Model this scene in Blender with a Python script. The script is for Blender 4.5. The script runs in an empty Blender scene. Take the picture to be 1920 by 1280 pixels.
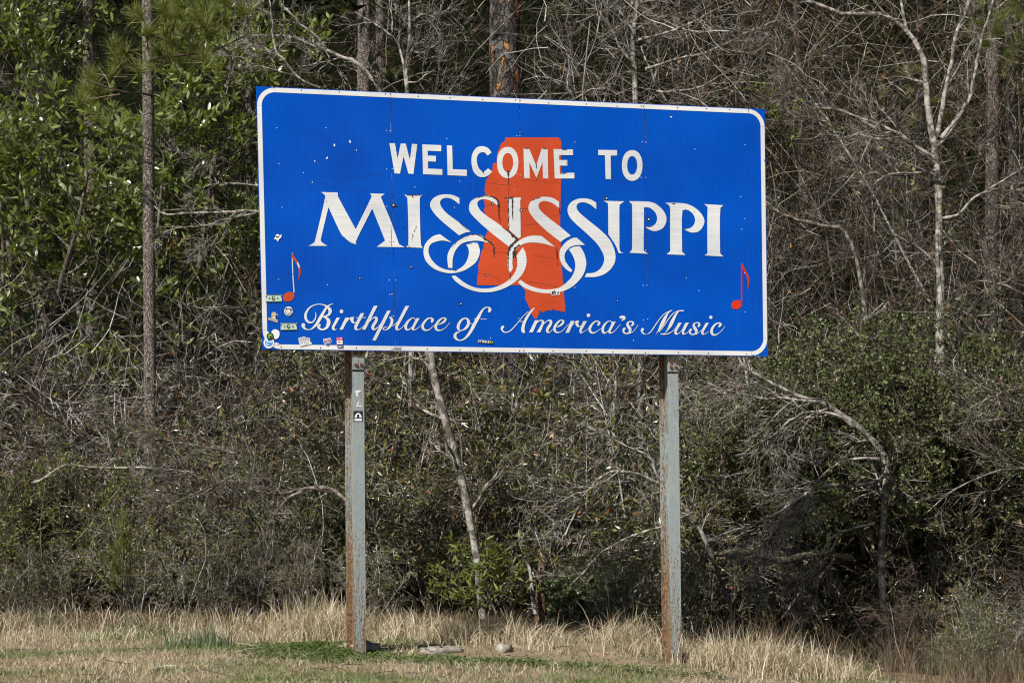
import bpy, math, random
import numpy as np
from mathutils import Vector
from mathutils.geometry import tessellate_polygon

rng = np.random.default_rng(7)
random.seed(7)
scene = bpy.context.scene
COL = scene.collection

# ------------------------------------------------------------------ camera
FPX = 4100.0                       # focal length in photo pixels (1920 wide)
EYE = 1.757                        # eye height above the foot of the left post
PITCH = math.atan(226 / FPX)
cam_data = bpy.data.cameras.new('camera')
cam = bpy.data.objects.new('camera', cam_data)
COL.objects.link(cam)
cam.location = (0, 0, EYE)
cam.rotation_euler = (math.pi / 2 + PITCH, 0, 0)
cam_data.sensor_width = 36
cam_data.lens = 36 * FPX / 1920
cam_data.clip_end = 1000
cam_data.dof.use_dof = True
cam_data.dof.focus_distance = 21.0
cam_data.dof.aperture_fstop = 8.0
scene.camera = cam

# ------------------------------------------------------------------ light
SUN_EL, SUN_AZ = math.radians(44), math.radians(-33)     # azimuth: behind the camera, to the left
sun_from = Vector((math.sin(SUN_AZ) * math.cos(SUN_EL), -math.cos(SUN_AZ) * math.cos(SUN_EL), math.sin(SUN_EL)))
world = bpy.data.worlds.new('World')
scene.world = world
world.use_nodes = True
wn = world.node_tree
sky = wn.nodes.new('ShaderNodeTexSky')
sky.sky_type = 'NISHITA'
sky.sun_disc = False
sky.sun_elevation = SUN_EL
sky.sun_rotation = math.atan2(sun_from.x, sun_from.y)
wn.links.new(sky.outputs[0], wn.nodes['Background'].inputs[0])
wn.nodes['Background'].inputs[1].default_value = 0.05
sd = bpy.data.lights.new('sun', 'SUN')
sd.energy = 5.0
sd.angle = math.radians(0.53)
sd.color = (1.0, 0.965, 0.91)
so = bpy.data.objects.new('sun', sd)
COL.objects.link(so)
so.location = (-10, -10, 20)
so.rotation_euler = (-sun_from).to_track_quat('-Z', 'Y').to_euler()
scene.view_settings.view_transform = 'Standard'
scene.view_settings.look = 'None'
scene.view_settings.gamma = 1
scene.view_settings.use_curve_mapping = False
scene.view_settings.exposure = 0.3
scene.render.engine = 'CYCLES'
scene.cycles.filter_width = 1.1
scene.cycles.max_bounces = 3
scene.cycles.diffuse_bounces = 1
scene.cycles.glossy_bounces = 1
scene.cycles.transmission_bounces = 2
scene.cycles.transparent_max_bounces = 4

# ------------------------------------------------------------------ helpers
FW = np.array([0, math.cos(PITCH), math.sin(PITCH)])
UP = np.array([0, -math.sin(PITCH), math.cos(PITCH)])
CAM = np.array([0, 0, EYE])


def ray(px, py):
    return FW + np.array([1.0, 0, 0]) * ((px - 960) / FPX) + UP * ((640 - py) / FPX)


def at(px, py, Y):
    """a measured direction of the photograph, set at its own distance Y along the ground"""
    d = ray(px, py)
    return CAM + d * (Y / d[1])


def norm(a):
    return a / np.maximum(np.linalg.norm(a, axis=-1, keepdims=True), 1e-9)


def tag(o, label=None, cat=None, group=None, kind=None):
    if label: o['label'] = label
    if cat: o['category'] = cat
    if group: o['group'] = group
    if kind: o['kind'] = kind
    return o


def make_mesh(name, verts, faces, mat=None, smooth=False):
    me = bpy.data.meshes.new(name)
    verts = np.asarray(verts, dtype=np.float32).reshape(-1, 3)
    fl = faces if isinstance(faces, list) else [faces]
    fl = [np.asarray(f, dtype=np.int32) for f in fl if len(f)]
    idx = np.concatenate([f.ravel() for f in fl])
    tot = np.concatenate([np.full(len(f), f.shape[1], np.int32) for f in fl])
    st = np.concatenate([[0], np.cumsum(tot)[:-1]]).astype(np.int32)
    me.vertices.add(len(verts)); me.vertices.foreach_set('co', verts.ravel())
    me.loops.add(len(idx)); me.loops.foreach_set('vertex_index', idx)
    me.polygons.add(len(tot)); me.polygons.foreach_set('loop_start', st)
    me.update(calc_edges=True)
    me.polygons.foreach_set('use_smooth', np.full(len(tot), bool(smooth)))
    if mat: me.materials.append(mat)
    return me


PIECES = {'twigs', 'boughs', 'needles', 'foliage', 'sparse_leaves', 'clinging_leaves', 'branches', 'vine'}


def link(name, me, parent=None, loc=(0, 0, 0)):
    o = bpy.data.objects.new(name, me)
    COL.objects.link(o)
    o.location = loc
    if parent: o.parent = parent
    if name in PIECES: o['kind'] = 'stuff'
    return o


def empty(name, loc=(0, 0, 0), rz=0.0, sc=1.0):
    o = bpy.data.objects.new(name, None)
    COL.objects.link(o)
    o.empty_display_size = 0.2
    o.location = loc; o.rotation_euler = (0, 0, rz)
    o.scale = (sc, sc, sc) if np.isscalar(sc) else sc
    return o


def copy_tree(o, parent=None):
    c = o.copy(); COL.objects.link(c)
    if parent: c.parent = parent
    for ch in list(o.children): copy_tree(ch, c)
    return c


class Geo:
    """collects vertices and faces of ONE mesh"""
    def __init__(s): s.v = []; s.q = []; s.t = []; s.n = 0

    def add(s, v, q=None, t=None):
        v = np.asarray(v, float).reshape(-1, 3)
        if q is not None and len(q): s.q.append(np.asarray(q, int) + s.n)
        if t is not None and len(t): s.t.append(np.asarray(t, int) + s.n)
        s.v.append(v); s.n += len(v)

    def mesh(s, name, mat, smooth=False, off=None):
        v = np.concatenate(s.v)
        if off is not None: v = v - np.asarray(off)
        f = []
        if s.q: f.append(np.concatenate(s.q))
        if s.t: f.append(np.concatenate(s.t))
        return make_mesh(name, v, f, mat, smooth)


def tubes(paths, radii, sides=3, cap=False):
    paths = np.asarray(paths, float); radii = np.asarray(radii, float)
    if paths.ndim == 2: paths = paths[None]; radii = radii[None]
    N, n, _ = paths.shape
    tan = norm(np.gradient(paths, axis=1))
    ref = np.where(np.abs(tan[..., 2:3]) > 0.9, [1.0, 0, 0], [0, 0, 1.0])
    a = norm(np.cross(tan, ref)); b = np.cross(tan, a)
    ang = np.arange(sides) * 2 * np.pi / sides
    v = paths[:, :, None] + radii[:, :, None, None] * (a[:, :, None] * np.cos(ang)[:, None] + b[:, :, None] * np.sin(ang)[:, None])
    i = np.arange(N)[:, None, None] * n * sides; j = np.arange(n - 1)[None, :, None] * sides; k = np.arange(sides)[None, None]
    k2 = (k + 1) % sides
    q = np.stack([i + j + k, i + j + k2, i + j + sides + k2, i + j + sides + k], -1).reshape(-1, 4)
    return v.reshape(-1, 3), q


def rv(n, s=1.0): return rng.normal(0, s, (n, 3))


def grow(paths, radii, per, ang, length, wig, n=5, up=0.0, t0=0.25, t1=1.0, rfac=0.55, rmin=0.0015, taper=0.35, shrink=0.5):
    """children branching off parent paths; returns (paths, radii)"""
    N, m, _ = paths.shape
    K = N * per
    pi = np.repeat(np.arange(N), per)
    t = t0 + (t1 - t0) * rng.random(K)
    fi = t * (m - 1); i0 = np.minimum(fi.astype(int), m - 2); fr = (fi - i0)[:, None]
    p = paths[pi, i0] * (1 - fr) + paths[pi, i0 + 1] * fr
    tg = norm(paths[pi, i0 + 1] - paths[pi, i0])
    r0 = radii[pi, i0] * (1 - fr[:, 0]) + radii[pi, i0 + 1] * fr[:, 0]
    pr = norm(np.cross(tg, rv(K)))
    an = np.radians(ang) * rng.uniform(0.6, 1.3, K)[:, None]
    d = norm(tg * np.cos(an) + pr * np.sin(an))
    L = length * rng.uniform(0.5, 1.25, K) * (1 - shrink * t)
    out = np.zeros((K, n, 3)); out[:, 0] = p
    for s in range(1, n):
        d = norm(d + rv(K, wig) + np.array([0, 0, up]))
        out[:, s] = out[:, s - 1] + d * (L / (n - 1))[:, None]
    rs = np.maximum(r0 * rfac, rmin)
    rr = rs[:, None] * np.linspace(1, taper, n)[None]
    return out, np.maximum(rr, rmin * 0.6)


def leaf_points(paths, per, t0=0.2, ang=55):
    N, m, _ = paths.shape
    K = N * per
    pi = np.repeat(np.arange(N), per)
    t = t0 + (1 - t0) * rng.random(K)
    fi = t * (m - 1); i0 = np.minimum(fi.astype(int), m - 2); fr = (fi - i0)[:, None]
    p = paths[pi, i0] * (1 - fr) + paths[pi, i0 + 1] * fr
    tg = norm(paths[pi, i0 + 1] - paths[pi, i0])
    pr = norm(np.cross(tg, rv(K)))
    an = np.radians(ang) * rng.uniform(0.4, 1.4, K)[:, None]
    return p, norm(tg * np.cos(an) + pr * np.sin(an))


def leaves(g, pos, d, size, ratio=0.4, fold=0.25, big=False, nup=0.6):
    """leaf blades, folded along the midrib; nup biases faces to look up"""
    N = len(pos)
    up = norm(rv(N) + np.array([0, 0, nup]))
    side = norm(np.cross(d, up)); nr = np.cross(side, d)
    L = np.asarray(size)[:, None] * np.ones((N, 1)); w = L * ratio * 0.5
    if not big:
        m = pos + d * L * 0.48
        v = np.stack([pos, m + side * w - nr * w * fold, pos + d * L, m - side * w - nr * w * fold], 1)
        b = np.arange(N)[:, None] * 4
        t = np.concatenate([b + [0, 1, 2], b + [0, 2, 3]], 0)
        g.add(v, t=t)
    else:
        m1 = pos + d * L * 0.3 + nr * L * 0.03; m2 = pos + d * L * 0.68 + nr * L * 0.02
        v = np.stack([pos, m1 + side * w * 0.85 - nr * w * fold, m2 + side * w * 0.85 - nr * w * fold, pos + d * L - nr * L * 0.06,
                      m2 - side * w * 0.85 - nr * w * fold, m1 - side * w * 0.85 - nr * w * fold], 1)
        b = np.arange(N)[:, None] * 6
        g.add(v, q=np.concatenate([b + [0, 1, 2, 3], b + [0, 3, 4, 5]], 0))


def blades(g, pos, h, width, lean=0.5, n=4, droop=0.0):
    """curved grass blades standing at pos"""
    N = len(pos)
    a = rng.uniform(0, 2 * np.pi, N)
    dirh = np.stack([np.cos(a), np.sin(a), np.zeros(N)], -1)
    fa = rng.uniform(0, np.pi, N); side = np.stack([np.cos(fa), np.sin(fa), np.zeros(N)], -1)
    ln = lean * rng.uniform(0.1, 1.3, N)
    h = np.asarray(h) * np.ones(N); width = np.asarray(width) * np.ones(N)
    vs = []
    for s in range(n):
        t = s / (n - 1)
        c = pos + np.array([0, 0, 1.0]) * (h * (t - droop * ln * t ** 3))[:, None] + dirh * (h * ln * t ** 1.8)[:, None]
        w = width * (1 - 0.92 * t ** 1.5) * 0.5
        vs += [c - side * w[:, None], c + side * w[:, None]]
    v = np.stack(vs, 1)
    b = np.arange(N)[:, None] * (2 * n)
    q = np.concatenate([b + [2 * s, 2 * s + 1, 2 * s + 3, 2 * s + 2] for s in range(n - 1)], 0)
    g.add(v, q=q)


# ------------------------------------------------------------------ materials
def new_mat(name):
    m = bpy.data.materials.new(name); m.use_nodes = True
    nt = m.node_tree
    return m, nt, nt.nodes['Principled BSDF'], nt.nodes, nt.links


def ramp(nt, fac, stops, interp='LINEAR'):
    r = nt.nodes.new('ShaderNodeValToRGB')
    r.color_ramp.interpolation = interp
    el = r.color_ramp.elements
    while len(el) < len(stops): el.new(0.5)
    for e, (p, c) in zip(el, stops):
        e.position = p
        e.color = (*c, 1) if len(c) == 3 else c
    nt.links.new(fac, r.inputs[0])
    return r.outputs[0]


def noise(nt, scale, detail=4, vec=None, rough=0.55, out=0):
    n = nt.nodes.new('ShaderNodeTexNoise')
    n.inputs['Scale'].default_value = scale; n.inputs['Detail'].default_value = detail; n.inputs['Roughness'].default_value = rough
    if vec is not None: nt.links.new(vec, n.inputs['Vector'])
    return n.outputs[out]


def mixc(nt, fac, a, b, mode='MIX'):
    m = nt.nodes.new('ShaderNodeMix'); m.data_type = 'RGBA'; m.blend_type = mode
    for s, v in ((m.inputs[0], fac), (m.inputs[6], a), (m.inputs[7], b)):
        if isinstance(v, (int, float)): s.default_value = v
        elif isinstance(v, tuple): s.default_value = (*v, 1) if len(v) == 3 else v
        else: nt.links.new(v, s)
    return m.outputs[2]


def mathn(nt, op, a, b=None, clamp=False):
    m = nt.nodes.new('ShaderNodeMath'); m.operation = op; m.use_clamp = clamp
    for s, v in ((m.inputs[0], a), (m.inputs[1], b)):
        if v is None: continue
        if isinstance(v, (int, float)): s.default_value = v
        else: nt.links.new(v, s)
    return m.outputs[0]


def bump(nt, h, strength, dist=0.01):
    b = nt.nodes.new('ShaderNodeBump'); b.inputs['Strength'].default_value = strength; b.inputs['Distance'].default_value = dist
    nt.links.new(h, b.inputs['Height'])
    return b.outputs[0]


def coord(nt, scale=(1, 1, 1), kind='Object'):
    t = nt.nodes.new('ShaderNodeTexCoord'); mp = nt.nodes.new('ShaderNodeMapping')
    mp.inputs['Scale'].default_value = scale
    nt.links.new(t.outputs[kind], mp.inputs[0])
    return mp.outputs[0]


def island(nt): return nt.nodes.new('ShaderNodeNewGeometry').outputs['Random Per Island']


def leaf_mat(name, stops, rough=0.45, spec=0.4, trans=0.3, world_var=None):
    m, nt, p, N, L = new_mat(name)
    c = ramp(nt, island(nt), stops)
    if world_var:
        pos = nt.nodes.new('ShaderNodeNewGeometry').outputs['Position']
        f = ramp(nt, noise(nt, world_var[0], 2, pos), [(0.42, (0, 0, 0)), (0.6, (1, 1, 1))])
        c = mixc(nt, f, c, mixc(nt, 1.0, c, world_var[1], 'MULTIPLY'))
    L.new(c, p.inputs['Base Color'])
    p.inputs['Roughness'].default_value = rough
    p.inputs['Specular IOR Level'].default_value = spec
    if trans > 0:
        t = N.new('ShaderNodeBsdfTranslucent')
        L.new(mixc(nt, 1.0, c, (1.5, 1.6, 0.7), 'MULTIPLY'), t.inputs[0])
        mx = N.new('ShaderNodeMixShader'); mx.inputs[0].default_value = trans
        L.new(p.outputs[0], mx.inputs[1]); L.new(t.outputs[0], mx.inputs[2])
        L.new(mx.outputs[0], N['Material Output'].inputs[0])
    return m


def plain_mat(name, col, rough=0.6, spec=0.3, metal=0.0):
    m, nt, p, N, L = new_mat(name)
    L.new(mixc(nt, 0.12, col, noise(nt, 40, 4, coord(nt), out=1), 'OVERLAY'), p.inputs['Base Color'])
    p.inputs['Roughness'].default_value = rough; p.inputs['Specular IOR Level'].default_value = spec; p.inputs['Metallic'].default_value = metal
    return m


def twig_mat(name, stops, patch=None):
    m, nt, p, N, L = new_mat(name)
    c = ramp(nt, island(nt), stops)
    pos = nt.nodes.new('ShaderNodeNewGeometry').outputs['Position']
    nz = noise(nt, 14, 3, pos)
    c = mixc(nt, 1.0, c, ramp(nt, nz, [(0.3, (0.55, 0.52, 0.5)), (0.7, (1.15, 1.12, 1.08))]), 'MULTIPLY')
    if patch:
        c = mixc(nt, ramp(nt, noise(nt, 11, 5, pos, 0.7), [(0.44, (0, 0, 0)), (0.54, (1, 1, 1))]), c, patch)
    L.new(c, p.inputs['Base Color'])
    p.inputs['Roughness'].default_value = 0.85; p.inputs['Specular IOR Level'].default_value = 0.15
    L.new(bump(nt, noise(nt, 60, 3, pos), 0.5, 0.004), p.inputs['Normal'])
    return m


def bark_mat(name, dark, light, plate=None, sc=9.0):
    m, nt, p, N, L = new_mat(name)
    vec = coord(nt, (1, 1, 0.6))
    wob = mixc(nt, 0.22, vec, noise(nt, 5, 3, vec, out=1), 'LINEAR_LIGHT')
    v = N.new('ShaderNodeTexVoronoi'); v.feature = 'DISTANCE_TO_EDGE'; v.inputs['Scale'].default_value = sc
    L.new(wob, v.inputs['Vector'])
    v2 = N.new('ShaderNodeTexVoronoi'); v2.inputs['Scale'].default_value = sc
    L.new(wob, v2.inputs['Vector'])
    edge = ramp(nt, v.outputs['Distance'], [(0.0, (0, 0, 0)), (0.04, (0.45, 0.45, 0.45)), (0.16, (1, 1, 1))])
    nz = noise(nt, 26, 6, vec, 0.75)
    c = mixc(nt, ramp(nt, nz, [(0.3, (0, 0, 0)), (0.7, (1, 1, 1))]), tuple(x * 0.4 for x in light), light)
    if plate:
        sp = N.new('ShaderNodeSeparateColor'); L.new(v2.outputs['Color'], sp.inputs[0])
        c = mixc(nt, ramp(nt, sp.outputs[0], [(0.84, (0, 0, 0)), (0.85, (1, 1, 1))]), c, plate)
    big = ramp(nt, noise(nt, 3.5, 4, coord(nt, (1, 1, 0.35)), 0.7), [(0.42, (0.28, 0.27, 0.27)), (0.62, (1.1, 1.1, 1.1))])
    if plate: c = mixc(nt, 1.0, c, big, 'MULTIPLY')
    c = mixc(nt, edge, dark, c)
    L.new(c, p.inputs['Base Color'])
    p.inputs['Roughness'].default_value = 0.9; p.inputs['Specular IOR Level'].default_value = 0.1
    h = mathn(nt, 'ADD', mathn(nt, 'MULTIPLY', edge, 1.0), mathn(nt, 'MULTIPLY', nz, 0.6))
    L.new(bump(nt, h, 1.0, 0.02), p.inputs['Normal'])
    return m


def rib_sheet_mat(name, col, rough, spec, streak=0.0, wear=None, dirt=0.3):
    """retro-reflective sheeting"""
    m, nt, p, N, L = new_mat(name)
    c = col
    vec = coord(nt, (1, 1, 1))
    n1 = noise(nt, 1.6, 5, vec)
    c = mixc(nt, 1.0, c, ramp(nt, n1, [(0.3, (0.8, 0.82, 0.85)), (0.7, (1.1, 1.1, 1.08))]), 'MULTIPLY')
    L.new(ramp(nt, noise(nt, 0.9, 4, vec), [(0.35, (rough * .75,) * 3), (0.65, (rough * 1.3,) * 3)]), p.inputs['Roughness'])
    if streak:
        sv = coord(nt, (1.5, 1.5, 75))
        c = mixc(nt, 1.0, c, ramp(nt, noise(nt, 1.0, 3, sv), [(0.35, (1 - streak,) * 3), (0.65, (1.03,) * 3)]), 'MULTIPLY')
    dv = coord(nt, (16, 16, 1.3))
    c = mixc(nt, ramp(nt, noise(nt, 1.0, 5, dv, 0.7), [(0.62, (0, 0, 0)), (0.95, (dirt, dirt, dirt))]), c, (0.25, 0.24, 0.2))
    if wear:
        w = ramp(nt, noise(nt, 55, 4, vec, 0.7), [(0.70, (0, 0, 0)), (0.73, (1, 1, 1))])
        c = mixc(nt, w, c, wear)
    L.new(c, p.inputs['Base Color'])
    p.inputs['Specular IOR Level'].default_value = spec
    L.new(bump(nt, mathn(nt, 'ADD', noise(nt, 120, 2, vec), mathn(nt, 'MULTIPLY', noise(nt, 2.2, 3, vec), 6.0)), 0.16, 0.002), p.inputs['Normal'])
    return m


M = {}
M['blue'] = rib_sheet_mat('blue_sheeting', (0.0, 0.074, 0.47), 0.42, 0.12, dirt=0.05)
M['white'] = rib_sheet_mat('white_sheeting', (0.70, 0.71, 0.715), 0.45, 0.3, streak=0.10)
M['border'] = rib_sheet_mat('border_sheeting', (0.71, 0.715, 0.71), 0.5, 0.3)
M['orange'] = rib_sheet_mat('orange_sheeting', (0.57, 0.068, 0.018), 0.5, 0.3, streak=0.05)
M['red'] = rib_sheet_mat('red_sheeting', (0.60, 0.035, 0.015), 0.5, 0.3)
M['alu'] = plain_mat('aluminium', (0.42, 0.43, 0.44), 0.45, 0.5, 0.6)
M['rivet'] = plain_mat('rivet_head', (0.75, 0.78, 0.8), 0.35, 0.5, 0.0)
M['hole'] = plain_mat('hole_and_gap_black', (0.02, 0.02, 0.02), 0.8)  # near-black for holes and bolts, and for shade painted into seams and saw cut
M['grime'] = plain_mat('mildew_stain', (0.045, 0.032, 0.026), 0.9)
M['crack'] = plain_mat('sheeting_crack', (0.26, 0.04, 0.014), 0.9)
M['scuff'] = plain_mat('blue_scuff', (0.002, 0.05, 0.3), 0.8)
M['paper'] = plain_mat('sticker_white', (0.78, 0.78, 0.78), 0.4)
M['ink'] = plain_mat('sticker_black', (0.02, 0.02, 0.022), 0.5)
M['bill'] = plain_mat('banknote_green', (0.46, 0.60, 0.50), 0.6)
M['billdark'] = plain_mat('banknote_dark', (0.05, 0.08, 0.06), 0.6)
M['sgrey'] = plain_mat('sticker_grey', (0.34, 0.35, 0.36), 0.5)
M['sred'] = plain_mat('sticker_red', (0.55, 0.03, 0.03), 0.5)
M['snavy'] = plain_mat('sticker_navy', (0.03, 0.05, 0.24), 0.5)
M['sblue'] = plain_mat('sticker_blue', (0.07, 0.33, 0.72), 0.5)
M['sgreen'] = plain_mat('sticker_green', (0.10, 0.33, 0.06), 0.5)
M['slime'] = plain_mat('sticker_lime', (0.4, 0.5, 0.05), 0.5)
M['stan'] = plain_mat('sticker_tan', (0.55, 0.45, 0.24), 0.5)
M['lav'] = plain_mat('faded_lavender', (0.45, 0.42, 0.75), 0.5)


def post_mat():
    m, nt, p, N, L = new_mat('galvanised_rusting_steel')
    vec = coord(nt, (1, 1, 1))
    sx = N.new('ShaderNodeSeparateXYZ'); L.new(vec, sx.inputs[0])
    base = mixc(nt, noise(nt, 2.2, 5, vec), (0.20, 0.25, 0.265), (0.33, 0.38, 0.385))
    base = mixc(nt, ramp(nt, noise(nt, 45, 3, coord(nt, (1, 1, 0.25))), [(0.4, (0, 0, 0)), (0.75, (0.5, 0.5, 0.5))]), base, (0.43, 0.43, 0.36))
    rust = ramp(nt, noise(nt, 30, 5, vec, 0.65), [(0.3, (0.06, 0.03, 0.015)), (0.5, (0.18, 0.10, 0.048)), (0.75, (0.34, 0.225, 0.125))])
    # rust belongs to the foot, to the rear flange and to run-off streaks
    low = ramp(nt, mathn(nt, 'DIVIDE', sx.outputs[2], 3.0), [(0.0, (0.58, 0.58, 0.58)), (0.3, (0.40, 0.40, 0.40)), (0.5, (0.19, 0.19, 0.19)), (0.7, (0.24, 0.24, 0.24)), (0.86, (0.38, 0.38, 0.38)), (1.0, (0.36, 0.36, 0.36))])
    back = ramp(nt, sx.outputs[1], [(0.10, (0, 0, 0)), (0.2, (0.29, 0.29, 0.29))])
    st = noise(nt, 1.0, 6, coord(nt, (42, 42, 2.4)), 0.7)
    spk = noise(nt, 75, 4, coord(nt, (1, 1, 0.45)), 0.6)
    a = mathn(nt, 'ADD', mathn(nt, 'MULTIPLY', st, 0.5), mathn(nt, 'MULTIPLY', spk, 0.5))
    a = mathn(nt, 'ADD', a, mathn(nt, 'MULTIPLY', mathn(nt, 'ADD', low, back), 0.33))
    f = ramp(nt, a, [(0.64, (0, 0, 0)), (0.72, (1, 1, 1))])
    L.new(mixc(nt, f, base, rust), p.inputs['Base Color'])
    L.new(mathn(nt, 'ADD', mathn(nt, 'MULTIPLY', f, 0.3), 0.5), p.inputs['Roughness'])
    p.inputs['Specular IOR Level'].default_value = 0.35
    L.new(bump(nt, mathn(nt, 'ADD', f, mathn(nt, 'MULTIPLY', spk, 0.4)), 0.35, 0.003), p.inputs['Normal'])
    return m


M['post'] = post_mat()
M['rustbolt'] = plain_mat('rusty_bolt', (0.12, 0.05, 0.025), 0.85)
M['concrete'] = plain_mat('old_concrete', (0.42, 0.40, 0.36), 0.9)
GREY = [(0.0, (0.035, 0.031, 0.027)), (0.4, (0.12, 0.11, 0.096)), (0.75, (0.36, 0.345, 0.315)), (1.0, (0.72, 0.70, 0.65))]  # wide spread: shadow blackness and bright contrast are put into the twig colours
M['twig'] = twig_mat('grey_twigs', GREY)
M['twigbrown'] = twig_mat('brown_twigs', [(0.0, (0.025, 0.018, 0.014)), (0.5, (0.075, 0.055, 0.042)), (0.85, (0.20, 0.155, 0.12)), (1.0, (0.40, 0.34, 0.28))])  # dark end lowered as well, shadow depth carried by the colour
M['pale'] = twig_mat('pale_bark', [(0.0, (0.32, 0.30, 0.27)), (1.0, (0.50, 0.475, 0.44))], patch=(0.10, 0.09, 0.075))
M['limb'] = twig_mat('grey_limb_bark', [(0.0, (0.20, 0.18, 0.155)), (1.0, (0.34, 0.315, 0.28))], patch=(0.075, 0.062, 0.05))
M['pine_bark'] = bark_mat('pine_bark_plates', (0.022, 0.018, 0.016), (0.27, 0.245, 0.225), plate=(0.55, 0.27, 0.11), sc=8)
M['pine_bark2'] = bark_mat('slender_pine_bark', (0.075, 0.062, 0.053), (0.34, 0.295, 0.255), sc=22)
M['olive'] = leaf_mat('olive_leaves', [(0.0, (0.022, 0.028, 0.010)), (0.45, (0.065, 0.082, 0.024)), (0.85, (0.145, 0.165, 0.055)), (0.96, (0.17, 0.135, 0.06)), (0.985, (0.20, 0.11, 0.05)), (1.0, (0.26, 0.075, 0.035))], 0.33, 0.6, 0.0, (0.8, (1.25, 1.0, 0.75)))  # darkest stop lowered to put shade contrast into the leaf colour
M['tiny'] = leaf_mat('small_evergreen_leaves', [(0.0, (0.035, 0.052, 0.016)), (0.5, (0.085, 0.108, 0.034)), (1.0, (0.16, 0.18, 0.065))], 0.4, 0.45, 0.0)
M['bay'] = leaf_mat('glossy_bay_leaves', [(0.0, (0.06, 0.09, 0.018)), (0.5, (0.135, 0.175, 0.04)), (0.85, (0.24, 0.27, 0.075)), (1.0, (0.40, 0.41, 0.24))], 0.27, 0.75, 0.3)
M['lime'] = leaf_mat('yellow_green_leaves', [(0.0, (0.075, 0.105, 0.02)), (0.6, (0.15, 0.185, 0.04)), (1.0, (0.25, 0.25, 0.07))], 0.45, 0.4, 0.35)
M['dead'] = leaf_mat('dead_brown_leaves', [(0.0, (0.10, 0.05, 0.025)), (0.6, (0.22, 0.11, 0.05)), (1.0, (0.36, 0.21, 0.10))], 0.7, 0.2, 0.35)
M['needle'] = leaf_mat('pine_needles', [(0.0, (0.08, 0.105, 0.02)), (0.6, (0.165, 0.195, 0.045)), (1.0, (0.29, 0.28, 0.09))], 0.4, 0.4, 0.3)
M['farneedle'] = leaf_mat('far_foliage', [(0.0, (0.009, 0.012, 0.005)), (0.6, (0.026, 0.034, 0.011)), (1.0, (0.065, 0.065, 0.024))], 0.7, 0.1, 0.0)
M['straw'] = leaf_mat('dry_straw', [(0.0, (0.16, 0.12, 0.08)), (0.25, (0.36, 0.285, 0.195)), (0.6, (0.56, 0.465, 0.335)), (1.0, (0.78, 0.70, 0.55))], 0.55, 0.3, 0.25)
M['russet'] = leaf_mat('russet_grass', [(0.0, (0.07, 0.05, 0.032)), (0.6, (0.16, 0.115, 0.075)), (1.0, (0.30, 0.23, 0.15))], 0.6, 0.2, 0.2)
M['turf'] = leaf_mat('winter_turf', [(0.0, (0.17, 0.125, 0.08)), (0.35, (0.40, 0.32, 0.215)), (0.8, (0.62, 0.53, 0.38)), (0.86, (0.15, 0.18, 0.06)), (1.0, (0.09, 0.13, 0.035))], 0.6, 0.2, 0.0, (0.75, (0.36, 0.58, 0.28)))
M['clover'] = leaf_mat('clover_leaves', [(0.0, (0.05, 0.085, 0.02)), (0.6, (0.10, 0.15, 0.04)), (1.0, (0.17, 0.21, 0.075))], 0.5, 0.3, 0.3)
M['bluegrass'] = leaf_mat('blue_green_grass', [(0.0, (0.07, 0.105, 0.055)), (1.0, (0.17, 0.215, 0.13))], 0.5, 0.3, 0.25)


def ground_mat():
    m, nt, p, N, L = new_mat('thatch_and_soil')
    vec = coord(nt)
    soil = mixc(nt, noise(nt, 6, 6, vec), (0.17, 0.115, 0.072), (0.40, 0.31, 0.215))
    green = mixc(nt, noise(nt, 40, 3, vec), (0.045, 0.065, 0.02), (0.11, 0.13, 0.05))
    c = mixc(nt, ramp(nt, noise(nt, 1.1, 4, vec), [(0.5, (0, 0, 0)), (0.62, (0.7, 0.7, 0.7))]), soil, green)
    sx = N.new('ShaderNodeSeparateXYZ'); L.new(vec, sx.inputs[0])
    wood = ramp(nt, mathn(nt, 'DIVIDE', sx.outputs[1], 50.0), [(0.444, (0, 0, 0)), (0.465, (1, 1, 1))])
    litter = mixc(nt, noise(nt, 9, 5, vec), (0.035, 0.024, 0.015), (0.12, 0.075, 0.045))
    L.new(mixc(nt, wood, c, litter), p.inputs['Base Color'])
    p.inputs['Roughness'].default_value = 0.95; p.inputs['Specular IOR Level'].default_value = 0.1
    L.new(bump(nt, noise(nt, 30, 5, vec, 0.7), 0.8, 0.02), p.inputs['Normal'])
    return m


M['ground'] = ground_mat()


# ------------------------------------------------------------------ ground
def sstep(a, b, x):
    t = np.clip((x - a) / (b - a), 0, 1); return t * t * (3 - 2 * t)


def gz(x, y):
    x = np.asarray(x, float); y = np.asarray(y, float)
    z = -0.05 * (np.clip(x, -1.46, 8) + 1.46)
    edge = 24.0 - 3.0 * sstep(1.9, 3.6, x)                       # the verge drops into a ditch under the thicket
    z = z - 0.7 * sstep(edge, edge + 3.2, y) * sstep(1.0, 3.0, x) + 0.1 * sstep(27, 33, y)
    z = z + 0.012 * np.sin(2.1 * x + 0.7 * y) + 0.01 * np.sin(3.3 * y - 1.3 * x) + 0.006 * np.sin(7 * x) * np.sin(6 * y)
    # spoil heap at the old post hole
    z = z + 0.10 * np.exp(-(((x - 0.86) / 0.33) ** 2 + ((y - 21.7) / 0.3) ** 2))
    return z


def axis(lo, hi, step, far):
    a = np.arange(lo, hi + 1e-6, step)
    e = []
    s = step; v = hi
    while v < far: s *= 1.5; v += s; e.append(v)
    e2 = []
    s = step; v = lo
    while v > -far: s *= 1.5; v -= s; e2.append(v)
    return np.array(e2[::-1] + list(a) + e)


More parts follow.
